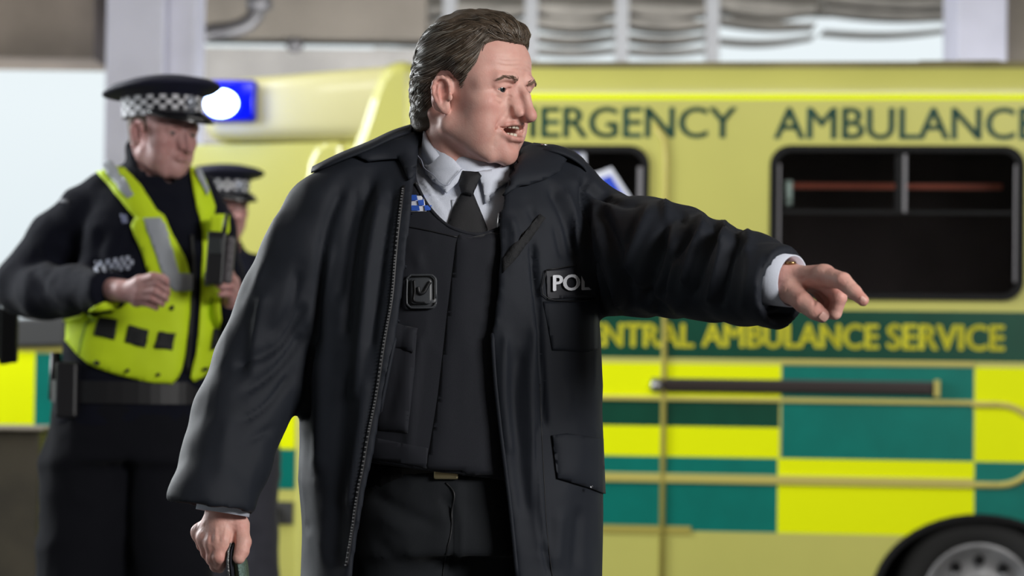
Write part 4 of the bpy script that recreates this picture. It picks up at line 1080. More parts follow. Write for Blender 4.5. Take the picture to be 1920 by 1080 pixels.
b.add(vs, fs, 0, True); b.build('collar_band', shirtm, shirt)
tie = drape('tie', [(866, 362), (888, 366), (900, 395), (914, 432), (912, 446), (842, 446), (838, 425), (848, 395)], sb, tiem, man, .004, .003, 6, .006, False)
drape('knot', [(869, 323), (895, 326), (901, 334), (893, 352), (886, 372), (866, 368), (862, 352)], sb, tiem, tie, .010, .004, 5, .010, False)
# trousers, belt, shoes
WT = rows([(880, 690, 1010, .125, 0), (960, 676, 1022, .132, 0), (1030, 668, 1030, .134, 0)], YM)
def trou_f(p):
    d = loft(p, WT)
    for pts, rs in (([PP(770, 990, 4.02), (-.165, 4.0, .52), (-.17, 4.05, .08)], [.098, .085, .075]), ([PP(925, 990, 4.05), (-.01, 4.06, .52), (.0, 4.12, .08)], [.098, .085, .075])):
        d = smin(d, chain(p, pts, rs, .02), .035)
    d = np.maximum(d, .04 - p[:, 2]); return d
V, Q = surf(trou_f, (-.36, 3.80, .02), (.20, 4.27, 1.10), .0075)
V = relax(V, Q, 1)
V = folds(V, Q, [([(690, 920), (760, 960), (830, 990)], 10, -.004), ([(830, 930), (850, 980), (845, 1080)], 4, -.007), ([(700, 960), (780, 1010)], 12, .004), ([(690, 1000), (760, 1060)], 12, -.003), ([(855, 900), (862, 1000), (858, 1090)], 8, .004)], .003, 15, sc=12)
tr = np_mesh('trousers', V, Q, [trou], man); trb = bvh(V, Q)
seam('fly_seam', [(836, 905), (852, 925), (848, 960), (845, 1000), (832, 1060), (830, 1085)], trb, lining, tr, .0014)
b = MB(); ang = np.linspace(0, 2*PI, 41)[:-1]; c0 = P(850, 896, YM)
vs = []
for a in ang:
    ex = 2/2.5; x = np.sign(math.cos(a)) * abs(math.cos(a))**ex * .140; y = np.sign(math.sin(a)) * abs(math.sin(a))**ex * .120
    for dz, k in ((.018, 1), (.018, 1.03), (-.018, 1.03), (-.018, 1)): vs.append((c0.x + x*k, YM + y*k, c0.z + dz - .0))
b.add(vs, [(i*4+j, ((i+1) % 40)*4+j, ((i+1) % 40)*4+(j+1) % 4, i*4+(j+1) % 4) for i in range(40) for j in range(4)], 0, False)
belt = b.build('belt', mat('black_leather', srgb(24, 24, 26), .4), man)
b = MB(); q = P(836, 893, 3.89); b.box((q.x - .019, 3.893, q.z - .005), (q.x + .019, 3.904, q.z + .016)); b.build('buckle', mat('brass', srgb(190, 178, 140), .25, .9), belt, bevel=.003)
for sx, sy in ((-.17, 4.02), (.005, 4.10)):
    def shoe(p, sx=sx, sy=sy):
        d = cap(p, (sx, sy + .06, .055), (sx + .02, sy - .13, .04), .042, .038); d = smin(d, cap(p, (sx, sy + .03, .08), (sx, sy + .03, .13), .04, .04), .03); return np.maximum(d, .004 - p[:, 2])
    V, Q = surf(shoe, (sx-.1, sy-.22, -.02), (sx+.12, sy+.14, .2), .006); np_mesh('shoe', V, Q, [MATS['black_leather']], man)
# jacket collar, plackets, zip, pockets
col1 = [(789, 226), (762, 240), (725, 256), (690, 274), (660, 294), (690, 308), (722, 305), (748, 303), (757, 318), (766, 342), (777, 330), (779, 285), (784, 250)]
drape('collar', col1, cb, cloth, coat, .006, .005, 8, .010, False)
col2 = [(972, 284), (1000, 274), (1035, 278), (1068, 293), (1046, 328), (1015, 342), (990, 351), (974, 353), (960, 362), (948, 372), (938, 352), (947, 325), (958, 300)]
drape('collar', col2, cb, cloth, coat, .006, .005, 8, .010, False)
b = MB()   # collar stand behind the neck
pts = [(772, 300, 3.99), (782, 262, 4.0), (790, 232, 4.06), (815, 222, 4.13), (870, 226, 4.175), (930, 246, 4.16), (972, 268, 4.10), (985, 288, 4.03), (975, 318, 3.97)]
sp = smoothpoly([tuple(P(*q)) for q in pts], 5, False); N = len(sp); vs = []
for q in sp:
    q = Vector(q); c = P(880, 290, 4.05); o_ = q - c; o_.z = 0; o_.normalize()
    vs += [tuple(q), tuple(q + o_*.014 + Vector((0, 0, .0))), tuple(q + o_*.032 + Vector((0, 0, -.045))), tuple(q + Vector((0, 0, -.05)))]
b.add(vs, [(i*4+j, (i+1)*4+j, (i+1)*4+(j+1) % 4, i*4+(j+1) % 4) for i in range(N-1) for j in range(4)], 0, True); b.build('collar_stand', cloth, coat)
def ribbon(name, A_, B_, th, m, parent):
    a_s = smoothpoly([tuple(P(*q)) for q in A_], 4, False); b_s = smoothpoly([tuple(P(*q)) for q in B_], 4, False); b = MB(); n = len(a_s); vs = []
    for a, c in zip(a_s, b_s):
        a, c = Vector(a), Vector(c); u = Vector((0, 0, th)); vs += [a, (a + c)/2 + u*.6, c, c + u, (a + c)/2 + u*1.7, a + u]
    fs = [(i*6+j, i*6+(j+1) % 6, (i+1)*6+(j+1) % 6, (i+1)*6+j) for i in range(n-1) for j in range(6)] + [tuple(range(6))[::-1], tuple((n-1)*6 + k for k in range(6))]
    b.add(vs, fs, 0, True); return b.build(name, m, parent)
ribbon('epaulette', [(583, 325, 3.985), (600, 319, 3.965), (640, 302, 3.958), (690, 283, 3.962), (735, 262, 3.975), (770, 250, 4.0)], [(587, 320, 4.03), (603, 309, 4.045), (640, 291, 4.05), (690, 271, 4.05), (735, 250, 4.05), (775, 237, 4.06)], .005, cloth, coat)
ribbon('epaulette', [(1008, 287, 4.01), (1035, 286, 4.0), (1066, 296, 4.005), (1092, 313, 4.015), (1101, 327, 4.03)], [(1008, 278, 4.08), (1036, 276, 4.08), (1070, 286, 4.085), (1094, 303, 4.085), (1102, 318, 4.08)], .005, cloth, coat)
b = MB(); q = P(1017, 284, 4.0); D = drape_pts([(1013, 284), (1025, 285)], cb, .012)
if D[0] is not None and D[1] is not None: b.tube([D[0], D[1]], .0016, 6); b.build('rank_pip', mat('silver_pip', srgb(210, 210, 215), .25, .9), coat)
zipl = [(757, 350), (748, 420), (742, 480), (735, 560), (721, 640), (706, 740), (690, 819), (680, 880), (672, 918), (660, 1000), (650, 1062)]
seam('zip_tape', zipl, cb, lining, coat, .0030, .0005, 6)
sp = smoothpoly(zipl, 14, False); D = [d for d in drape_pts(sp, cb, .0035) if d is not None]
# even spacing of teeth
b = MB(); acc = 0; last = D[0]
for k in range(1, len(D)):
    seg = (D[k] - last).length
    if seg >= .0042:
        c = D[k]; b.box(c - Vector((.0015, .001, .0010)), c + Vector((.0015, .001, .0010))); last = D[k]
zo = b.build('zip_teeth', mat('zip_metal', srgb(150, 152, 156), .35, .7), coat); zo['kind'] = 'stuff'
seam('placket_edge', [(776, 345), (768, 420), (757, 520), (743, 620), (727, 700), (711, 780)], cb, cloth, coat, .0032, .0, 6)
seam('front_edge', [(940, 385), (936, 440), (934, 520), (924, 610), (928, 700), (936, 780), (947, 870), (958, 960), (970, 1080)], cb, cloth, coat, .0034, .0, 6)
seam('zip_teeth_left_front', [(944, 372), (938, 410), (936, 450), (935, 500)], cb, MATS['zip_metal'], coat, .0012, .004, 5)
bpy.data.objects[-1] if False else None
drape('storm_strap', [(1012, 402), (1022, 410), (1010, 428), (958, 496), (943, 512), (943, 486), (962, 462)], cb, mat('black_webbing', srgb(26, 27, 30), .8, bump=.6, bscale=600), coat, .003, .003, 7, .003, False)
tagm = mat('tag_backing', srgb(34, 36, 44), .6)
nt_ = drape('name_tag', [(1021, 507), (1128, 500), (1132, 556), (1025, 561)], tb, tagm, coat, .004, .003, 7, 0, False)
seam('tag_border', [(1021, 507), (1125, 500), (1129, 556), (1025, 561), (1021, 507)], tb, lining, coat, .0009, .0068)
v, f = text_mesh('POLICE', .03); b = MB(); D = []
for x, y in v:
    px = 1031 + x*122; py = 547.5 - y*30.5 - (px - 1031)*.035; D.append(drape_pts([(px, py)], tb, .0095)[0])
if all(d is not None for d in D): b.add(D, f)
else:
    ok = [i for i, d in enumerate(D) if d is not None]; mp_ = {k: j for j, k in enumerate(ok)}
    b.add([D[i] for i in ok], [[mp_[i] for i in ff] for ff in f if all(i in mp_ for i in ff)])
b.build('police_lettering', mat('reflective_white', srgb(225, 228, 235), .5), coat)
drape('chest_pocket', [(1018, 566), (1122, 560), (1127, 652), (1100, 660), (1034, 657)], tb, cloth, coat, .003, .004, 8, .004, False)
drape('pocket_flap', [(1033, 816), (1060, 812), (1127, 822), (1131, 926), (1100, 914), (1043, 897)], cb, cloth, coat, .004, .004, 8, .007, False)
b = MB(); d = drape_pts([(1093, 911)], cb, .016)[0]
if d is not None: b.lathe([(0, 0), (.0025, 0), (.0025, .002)], 8, mp=lambda v, d=d: Vector((v.x, -v.z, v.y)) + d); b.build('press_stud', MATS['zip_metal'], coat)
seam('side_seam', [(1012, 720), (1016, 820), (1020, 900), (1026, 1000), (1036, 1085)], cb, lining, coat, .0008, .0002)
# cuffs of the shirt
def ringtube(name, c, ax, r0, r1, ln, m, parent, sq=(1, 1), up=(0, 0, 1)):
    ax = Vector(ax).normalized(); u = Vector(up); u = (u - ax*u.dot(ax)).normalized(); w_ = ax.cross(u); c = Vector(c); b = MB(); n = 40; vs = []
    for dl, r in ((-ln, r0), (0, r1), (0, r1 - .0022), (-ln, r0 - .0022)):
        for k in range(n): a = 2*PI*k/n; vs.append(c + ax*dl + u*math.cos(a)*r*sq[0] + w_*math.sin(a)*r*sq[1])
    b.add(vs, [(j*n+k, j*n+(k+1) % n, ((j+1) % 4)*n+(k+1) % n, ((j+1) % 4)*n+k) for j in range(4) for k in range(n)], 0, True); return b.build(name, m, parent)
ringtube('shirt_cuff', P(1486, 527, 3.600), cL, .0380, .0372, .06, shirtm, man, (1, .95))
ringtube('shirt_cuff', P(417, 962, 3.885), nR, .040, .0410, .05, shirtm, man, (.62, 1.0), (0, 1, 0))

# ---- hands: every finger a chain of joints
def hand_f(W, fore, fingers, k=.007):
    def f(p):
        d = None
        for nm, (pts, rs, palm) in fingers.items():
            e = chain(p, pts, rs, .0025)
            d = e if d is None else smin(d, e, .0022)
        pal = cap(p, fore[0], W[0], fore[1], W[1], fore[2] if len(fore) > 2 else None)
        for nm, (pts, rs, palm) in fingers.items():
            if palm: pal = smin(pal, cap(p, W[0], pts[0], W[1] * .62, palm), .010)
        ms = [v_[0][0] for n_, v_ in fingers.items() if n_ != 'thumb']
        for a, b_ in zip(ms[:-1], ms[1:]): pal = smin(pal, cap(p, a, b_, .0115, .0115), .006)
        return smin(d, pal, k)
    return f
def tint_hand(V, tips, mcp):
    t = np.full(len(V), .32, f32)
    for q in tips: t += .30 * np.exp(-(np.linalg.norm(V - np.array(q, f32), axis=1) / .010) ** 2)
    for q in mcp: t += .18 * np.exp(-(np.linalg.norm(V - np.array(q, f32), axis=1) / .012) ** 2)
    return np.stack([np.clip(t, 0, 1), t * 0, t * 0], 1)
LH = {'thumb': ([PP(1482, 546, 3.585), PP(1506, 567, 3.550), PP(1528, 583, 3.535), PP(1541, 591, 3.530)], [.0158, .0138, .0124, .0100], .016),
      'index': ([PP(1545, 517, 3.555), PP(1580, 527, 3.515), PP(1602, 548, 3.498), PP(1618, 563, 3.486)], [.0140, .0120, .0098, .0080], .0155),
      'middle': ([PP(1538, 520, 3.575), PP(1573, 558, 3.548), PP(1565, 586, 3.556), PP(1551, 586, 3.568)], [.0130, .0110, .0098, .0084], .0150),
      'ring': ([PP(1532, 522, 3.596), PP(1561, 563, 3.575), PP(1552, 586, 3.582), PP(1540, 584, 3.592)], [.0122, .0102, .0092, .008], .0145),
      'little': ([PP(1524, 528, 3.616), PP(1546, 562, 3.600), PP(1538, 580, 3.604), PP(1528, 578, 3.610)], [.0110, .0092, .0082, .0072], .0135)}
lhf = hand_f((PP(1478, 524, 3.61), .0235), (PP(1405, 512, 3.68), .029), LH)
V1, Q1 = surf(lhf, (.33, 3.43, 1.24), (.54, 3.72, 1.40), .0015)
V1 = relax(V1, Q1, 1, .3)
t1 = tint_hand(V1, [LH[k][0][-1] for k in LH], [LH[k][0][1] for k in LH])
V1 = folds(V1, Q1, [([(1560, 512), (1568, 520)], 1.6, -.0004), ([(1584, 524), (1590, 532)], 1.4, -.0005), ([(1520, 545), (1528, 562), (1524, 575)], 3, -.0025), ([(1500, 505), (1540, 508)], 3, .0003), ([(1486, 520), (1500, 524), (1515, 515)], 4, -.0012), ([(1548, 590), (1556, 595)], 1.5, -.0006)], .0004, 3, sc=90)
RH = {'thumb': ([PP(447, 985, 3.90), PP(456, 1016, 3.885), PP(453, 1034, 3.878), PP(448, 1046, 3.874)], [.0145, .0122, .0110, .0095], .0165),
      'index': ([PP(417, 1014, 3.885), PP(411, 1044, 3.880), PP(412, 1058, 3.892), PP(415, 1062, 3.905)], [.0125, .0105, .0090, .0076], .0150),
      'middle': ([PP(402, 1018, 3.890), PP(400, 1046, 3.890), PP(405, 1061, 3.906), PP(412, 1065, 3.920)], [.0126, .0106, .0092, .0078], .0150),
      'ring': ([PP(387, 1010, 3.905), PP(389, 1036, 3.905), PP(398, 1050, 3.922), PP(407, 1054, 3.935)], [.0122, .0102, .0088, .0076], .0140),
      'little': ([PP(375, 998, 3.925), PP(380, 1022, 3.928), PP(390, 1036, 3.942), PP(399, 1040, 3.952)], [.0112, .0092, .0080, .0070], .0130)}
rhf = hand_f((PP(418, 968, 3.905), .027), (PP(418, 900, 3.93), .030, ((0, 1, 0), .75)), RH)
V2, Q2 = surf(rhf, (-.52, 3.82, .84), (-.38, 4.0, 1.06), .0015)
V2 = relax(V2, Q2, 1, .3)
V2 = folds(V2, Q2, [([(440, 990), (436, 1010), (432, 1030)], 4, -.003), ([(396, 1000), (394, 1022)], 3, -.0015), ([(412, 1000), (411, 1020)], 3, -.0012), ([(386, 970), (380, 990)], 3, .001), ([(405, 985), (404, 1015)], 3, .001), ([(424, 985), (420, 1012)], 3, .001)], .0004, 8, sc=90)
t2 = tint_hand(V2, [RH[k][0][1] for k in RH], [RH[k][0][0] for k in RH])
# core body hidden in the clothes, one surface with neck and forearms
def core_f(p):
    d = loft(p, rows([(360, 760, 990, .07, .03), (450, 705, 1015, .09, 0), (700, 700, 1005, .10, 0), (1000, 700, 1005, .10, 0)], YM), 2.2) if False else ell(p, PP(855, 560, 4.04), (.135, .095, .20))
    d = smin(d, ell(p, PP(855, 900, 4.04), (.125, .095, .17)), .06)
    d = smin(d, cap(p, PP(878, 380, 4.04), PP(868, 262, 4.04), .048, .048), .03)
    d = smin(d, chain(p, [PP(700, 385, 4.03), PP(540, 600, 3.99), PP(430, 880, 3.92), PP(418, 940, 3.912)], [.04, .04, .03, .026], .02), .03)
    d = smin(d, chain(p, [PP(1020, 430, 4.08), PP(1160, 485, 4.0), PP(1290, 500, 3.84), PP(1440, 519, 3.645)], [.040, .040, .036, .026], .02), .03)
    for a in ([PP(790, 960, 4.03), (-.165, 4.0, .52), (-.17, 4.05, .10)], [PP(915, 960, 4.05), (-.01, 4.06, .52), (.0, 4.12, .10)]): d = smin(d, chain(p, a, [.075, .055, .04], .02), .03)
    return d
V3, Q3 = surf(core_f, (-.6, 3.55, .04), (.50, 4.25, 1.62), .012)
t3 = np.tile(np.array([[.3, 0, 0]], f32), (len(V3), 1))
VV, QQ = join([(H(hv), hq), (V1, Q1), (V2, Q2), (V3, Q3)])
old = man.data; tmp = np_mesh('tmp', VV, QQ, [skin], None, baseM, np.concatenate([ht, t1, t2, t3])); man.data = tmp.data; bpy.data.objects.remove(tmp); man.data.name = 'person'
# nails, ring, watch
def nail(pt, nrm, dir_, w_, l_, parent):
    n_ = Vector(nrm).normalized(); d_ = Vector(dir_); d_ = (d_ - n_*d_.dot(n_)).normalized(); s_ = n_.cross(d_); b = MB(); vs = []; fs = []
    for i in range(5):
        for j in range(5):
            u, v_ = (i-2)/2, (j-2)/2; vs.append(Vector(pt) + d_*v_*l_*(1 - .15*u*u) + s_*u*w_*(1 - .12*v_*v_) + n_*(-.25*u*u*w_))
    for i in range(4):
        for j in range(4): fs.append((i*5+j, i*5+j+1, (i+1)*5+j+1, (i+1)*5+j))
    b.add(vs, fs, 0, True); return b.build('fingernail', mat('nail', srgb(226, 178, 166), .3, coat=.4), parent)
lhb = bvh(V1, Q1)
def nail_on(px, py, dpx, w_, l_, tree):
    r = tree.ray_cast(CAM, ray(px, py).normalized())
    if r[0] is None: return
    a = P(px, py, r[0].y); b_ = P(px + dpx[0], py + dpx[1], r[0].y); nail(r[0] + r[1]*.0006, r[1], b_ - a, w_, l_, man)
nail_on(1545, 594, (1, .75), .0055, .0065, lhb)
nail_on(1619, 561, (1, .9), .0028, .0045, lhb)
b = MB(); q = P(1482, 493, 3.60); b.lathe([(0, -.003), (.006, -.002), (.0065, 0), (.006, .002), (0, .002)], 14, mp=lambda v, q=q: Vector((v.x*1.3, v.y, v.z)) + q); b.build('wrist_watch', mat('gold_watch', srgb(160, 130, 90), .25, .9), man)
# cap held in the lowered hand: silver braided peak, dark crown below the frame
ct = P(434, 1062, 3.91)
hat = thing('peaked_cap', 'dark peaked cap with silver braided peak held in his lowered hand', 'cap', (ct.x, ct.y, ct.z - .14))
braid = mat('silver_braid', srgb(150, 150, 150), .3, .8, bump=1.0, bscale=450, var=.5, vscale=300); blk = mat('cap_cloth', srgb(24, 26, 38), .8)
def sheet(pts_a, pts_b, th, name, m, parent):
    b = MB(); n = len(pts_a); vs = []
    for a, c in zip(pts_a, pts_b):
        a, c = Vector(a), Vector(c); vs += [a, c, c + Vector((th, .0, 0)), a + Vector((th, 0, 0))]
    fs = [(i*4+j, i*4+(j+1) % 4, (i+1)*4+(j+1) % 4, (i+1)*4+j) for i in range(n-1) for j in range(4)] + [(0, 1, 2, 3), ((n-1)*4+3, (n-1)*4+2, (n-1)*4+1, (n-1)*4)]
    b.add(vs, fs, 0, True); return b.build(name, m, parent)
A1 = [PP(431, 1018, 3.880), PP(426, 1034, 3.872), PP(425, 1055, 3.868), PP(427, 1078, 3.872), PP(431, 1110, 3.89)]
B1 = [PP(435, 1014, 3.93), PP(437, 1034, 3.95), PP(438, 1056, 3.96), PP(440, 1078, 3.96), PP(443, 1110, 3.95)]
sheet(A1, B1, .003, 'peak', braid, hat)
sheet([Vector(q) + Vector((.0045, .001, 0)) for q in A1], [Vector(q) + Vector((.0045, 0, 0)) for q in B1], .0025, 'peak_underside', blk, hat)
A2 = [PP(440, 1040, 3.895), PP(444, 1055, 3.89), PP(446, 1070, 3.89), PP(450, 1095, 3.89)]; B2 = [PP(456, 1038, 3.93), PP(461, 1055, 3.94), PP(463, 1070, 3.94), PP(466, 1095, 3.94)]
sheet(A2, B2, .003, 'braided_band', mat('green_grey_braid', srgb(110, 134, 126), .5, .2, bump=1.0, bscale=500, var=.5, vscale=400), hat)
b = MB(); cc = ct + Vector((.0, .03, -.17)); b.lathe([(0, -.05), (.10, -.048), (.13, -.035), (.128, -.02), (.095, 0), (.092, .045), (.085, .045), (.085, -.02), (0, -.025)], 32, mp=lambda v: Vector((v.z, v.y, v.x*.62)) + cc); b.build('crown', blk, hat)
# ---------------------------------------------------------------- uniformed officers behind
navy = mat('navy_fleece', srgb(20, 22, 33), .9, bump=.5, bscale=700, spec=.12, sheen=.06)
hiv = mat('hi_vis_yellow', srgb(212, 240, 40), .6, spec=.2, var=.06, vscale=8)
silv = mat('reflective_strip', srgb(160, 166, 174), .5)
skin2 = skin_mat('pale_skin', srgb(208, 168, 164), srgb(176, 110, 108))
hairS = mat('cropped_hair', srgb(92, 74, 58), .7, bump=.8, bscale=500)
capc = mat('cap_navy', srgb(18, 20, 46), .7, bump=.3, bscale=700)
chkw = mat('band_white', srgb(214, 214, 220), .6); chkb = mat('band_black', srgb(24, 24, 34), .6)
silver = mat('silver_badge', srgb(190, 196, 210), .3, .7)
def cap_on(parent, O, R, tilt=8):
    """peaked cap worn on a head: chequered band, wide flat crown, peak, badge"""
    T = Matrix.Rotation(math.radians(tilt), 3, 'X'); c0 = Vector((0, .002, .048))
    def mp(v): return tuple(np.array(T @ Vector(v) + c0) @ np.array(R).T + np.array(O))
    n = 72
    def rg(a, rx, ry, z, fz=0, rz=0):
        x = rx * math.copysign(abs(math.sin(a)) ** .88, math.sin(a)); y = -ry * math.copysign(abs(math.cos(a)) ** .92, math.cos(a)); return mp((x, y, z + fz * max(0, math.cos(a)) - rz * max(0, -math.cos(a))))
    root = None
    b = MB(); vs = []; fs = []; ms = []
    lv = [(.081, .105, -.008), (.0815, .1055, .0045), (.082, .106, .017), (.083, .107, .0295), (.084, .108, .042)]
    for rx, ry, z in lv: vs += [rg(2*PI*k/n, rx, ry, z) for k in range(n)]
    for i in range(len(lv)-1):
        for k in range(n):
            fs.append((i*n+k, (i+1)*n+k, (i+1)*n+(k+1) % n, i*n+(k+1) % n)); ms.append(1 if (k//2 + i) % 2 else 0)
    b.v = vs; b.f = [list(f) for f in fs]; b.m = ms; b.sm = [False]*len(fs)
    band = b.build('cap_band', [chkw, chkb], parent)
    b = MB(); vs = []; lv = [(.084, .108, .041, 0, 0), (.100, .120, .046, .008, .004), (.122, .138, .050, .012, .010), (.131, .147, .056, .014, .014), (.130, .146, .062, .014, .014), (.114, .128, .072, .012, .010), (.07, .08, .086, .006, .004), (.0, .0, .093, .0, 0)]
    for rx, ry, z, fz, rz in lv: vs += [rg(2*PI*k/n, rx, ry, z, fz, rz) for k in range(n)]
    b.add(vs, [(i*n+k, (i+1)*n+k, (i+1)*n+(k+1) % n, i*n+(k+1) % n) for i in range(len(lv)-1) for k in range(n)], 0, True); b.build('cap_crown', capc, parent)
    b = MB(); vs = []; m = 24
    for j, (e, dz) in enumerate(((0, 0), (.020, -.008), (.038, -.021), (.050, -.036))):
        for k in range(m+1):
            a = math.radians(-68 + 136*k/m); w_ = math.cos(a*90/68) ** .6 if abs(a) < math.radians(67.9) else 0
            vs.append(mp((( .081 + e*w_*.75) * math.sin(a), -(.106 + e*w_) * math.cos(a), .005 + dz*w_)))
    for i in range(3):
        for k in range(m): b.f.append([i*(m+1)+k, i*(m+1)+k+1, (i+1)*(m+1)+k+1, (i+1)*(m+1)+k]); b.m.append(0); b.sm.append(True)
    b.v = vs; pk = b.build('cap_peak', mat('patent_black', srgb(14, 15, 22), .25, coat=.5), parent); s = pk.modifiers.new('s', 'SOLIDIFY'); s.thickness = .003
    b = MB(); st = [((.018 if k % 2 == 0 else .0125) * math.cos(k*PI/8), (.020 if k % 2 == 0 else .014) * math.sin(k*PI/8)) for k in range(16)]
    b.add([mp((x, -.113, .024 + z)) for x, z in st] + [mp((x*.9, -.108, .024 + z*.9)) for x, z in st], [tuple(range(16))] + [(k, 16+k, 16+(k+1) % 16, (k+1) % 16) for k in range(16)])
    b.lathe([(0, .001), (.008, .001), (.009, 0)], 12, mp=lambda v: Vector(mp((v.x, -.114 - v.z, .024 + v.y)))); b.build('cap_badge', silver, parent)
def officer_head(O, yaw, pitch, h=.0028, sc=1.04):
    R = Matrix.Rotation(math.radians(yaw), 3, 'Z') @ Matrix.Rotation(math.radians(pitch), 3, 'X') @ Matrix.Scale(sc, 3); V, Q = surf(head_field(0, .86, .3), (-.1, -.145, -.19), (.1, .125, .15), h); V = relax(V, Q, 1, .3)
    return V @ np.array(R, f32).T + np.array(O, f32), Q, head_tint(V, 0), R
def short_hair(O, R, parent, h=.004):
    def f(p):
        d = ell(p, L(0, -.002, .044), (.0745, .084, .083)); d = smin(d, cap(p, L(0, -.030, .0), L(0, -.036, -.05), .047, .046), .03)
        e = poly2(-p[:, 1], p[:, 2], [(.10, .17), (.095, .08), (.06, .07), (.045, .02), (.030, .0), (.022, .0), (.018, .03), (-.010, .034), (-.026, .02), (-.027, -.02), (-.035, -.045), (-.10, -.05), (-.14, 0), (-.12, .17)])
        return np.maximum(d - .0035 + .0012*vnoise(p, 160, 2), e)
    V, Q = surf(f, (-.1, -.14, -.08), (.1, .13, .16), h); return np_mesh('hair', V @ np.array(R, f32).T + np.array(O, f32), Q, [hairS], parent)

# ---- officer in the hi-vis vest
Y1 = 6.49; O1 = np.array(P(299, 253, Y1))
v1, q1, t1, R1 = officer_head(O1, 48, 8, .0028, 1.02)
o1b = Vector((P(240, 700, Y1).x, Y1 + .02, 0))
H1R = {'thumb': ([PP(262, 528, 6.17), PP(288, 520, 6.14), PP(304, 522, 6.13), PP(316, 530, 6.125)], [.0140, .0125, .0110, .009], .015),
       'index': ([PP(268, 535, 6.165), PP(296, 530, 6.135), PP(311, 541, 6.135), PP(316, 549, 6.15)], [.0125, .0110, .0095, .008], .015),
       'middle': ([PP(264, 546, 6.170), PP(292, 545, 6.140), PP(306, 554, 6.14), PP(311, 561, 6.155)], [.0128, .0112, .0096, .008], .015),
       'ring': ([PP(260, 556, 6.180), PP(286, 558, 6.150), PP(299, 565, 6.152), PP(304, 570, 6.165)], [.0122, .0106, .009, .0078], .014),
       'little': ([PP(256, 565, 6.195), PP(276, 568, 6.170), PP(288, 573, 6.170), PP(293, 577, 6.18)], [.0110, .0095, .0085, .0072], .013)}
h1 = hand_f((PP(232, 545, 6.22), .027), (PP(180, 540, 6.33), .030), H1R)
va, qa = surf(h1, (-1.12, 6.05, 1.30), (-.82, 6.42, 1.48), .0024); ta = tint_hand(va, [H1R[k][0][-1] for k in H1R], [H1R[k][0][1] for k in H1R])
H1L = {'thumb': ([PP(428, 545, 6.36), PP(416, 536, 6.33), PP(406, 528, 6.31), PP(400, 524, 6.30)], [.0135, .0120, .0105, .009], .0145),
       'index': ([PP(438, 528, 6.37), PP(430, 510, 6.33), PP(419, 508, 6.31), PP(412, 510, 6.305)], [.0122, .0105, .009, .008], .0145),
       'middle': ([PP(438, 538, 6.375), PP(434, 522, 6.335), PP(422, 522, 6.315), PP(414, 524, 6.31)], [.0122, .0105, .009, .008], .0145),
       'ring': ([PP(437, 549, 6.38), PP(432, 536, 6.34), PP(421, 537, 6.32), PP(414, 538, 6.315)], [.0120, .0102, .009, .0078], .0140),
       'little': ([PP(434, 560, 6.385), PP(428, 551, 6.35), PP(419, 551, 6.33), PP(413, 552, 6.325)], [.0110, .0092, .0082, .0072], .013)}
h2 = hand_f((PP(434, 572, 6.42), .027), (PP(432, 620, 6.52), .030), H1L)
vb_, qb_ = surf(h2, (-.82, 6.24, 1.22), (-.62, 6.58, 1.52), .0026); tb_ = tint_hand(vb_, [H1L[k][0][-1] for k in H1L], [H1L[k][0][1] for k in H1L])
def core1(p):
    d = ell(p, PP(265, 560, Y1 + .02), (.145, .10, .27)); d = smin(d, cap(p, PP(290, 400, Y1+.02), PP(292, 280, Y1+.01), .05, .05), .03)
    for a in ([PP(190, 740, 6.51), (-1.07, 6.5, .5), (-1.08, 6.55, .1)], [PP(310, 740, 6.51), (-.86, 6.5, .5), (-.85, 6.55, .1)]): d = smin(d, chain(p, a, [.085, .06, .042], .02), .04)
    d = smin(d, chain(p, [PP(185, 385, 6.52), PP(52, 530, 6.60), PP(175, 541, 6.34)], [.045, .04, .028], .02), .03)
    d = smin(d, chain(p, [PP(368, 385, 6.52), PP(420, 600, 6.62), PP(432, 610, 6.50)], [.045, .04, .028], .02), .03); return d
vc, qc = surf(core1, (-1.36, 6.2, .04), (-.60, 6.75, 1.80), .014)
VV, QQ = join([(v1, q1), (va, qa), (vb_, qb_), (vc, qc)])
off1 = np_mesh('person', VV, QQ, [skin2], None, o1b, np.concatenate([t1, ta, tb_, np.tile(np.array([[.3, 0, 0]], f32), (len(vc), 1))]))
tag(off1, 'uniformed man in peaked cap and yellow hi-vis vest with right elbow out', 'person')
cap_on(off1, O1, R1 @ Matrix.Scale(1.03, 3), -8); short_hair(O1, R1, off1)
for s in (-1, 1): eye(off1, O1, R1, s, (0, 12))
TT = rows([(330, 235, 360, .08, .02), (365, 190, 392, .115, .01), (430, 158, 404, .135, 0), (520, 150, 406, .14, 0), (600, 132, 408, .142, 0), (680, 118, 402, .142, 0), (760, 104, 392, .140, 0), (800, 100, 386, .14, 0)], Y1 + .02)
S1 = [(PP(215, 362, 6.52), .055), (PP(165, 400, 6.54), .074), (PP(110, 455, 6.57), .078), (PP(52, 535, 6.60), .078), (PP(88, 548, 6.50), .068), (PP(140, 545, 6.40), .060), (PP(196, 543, 6.28), .0475), (PP(215, 545, 6.24), .045)]
S2 = [(PP(362, 362, 6.52), .050), (PP(392, 430, 6.54), .066), (PP(412, 520, 6.60), .062), (PP(424, 590, 6.62), .058), (PP(432, 598, 6.52), .050), (PP(436, 580, 6.44), .046)]
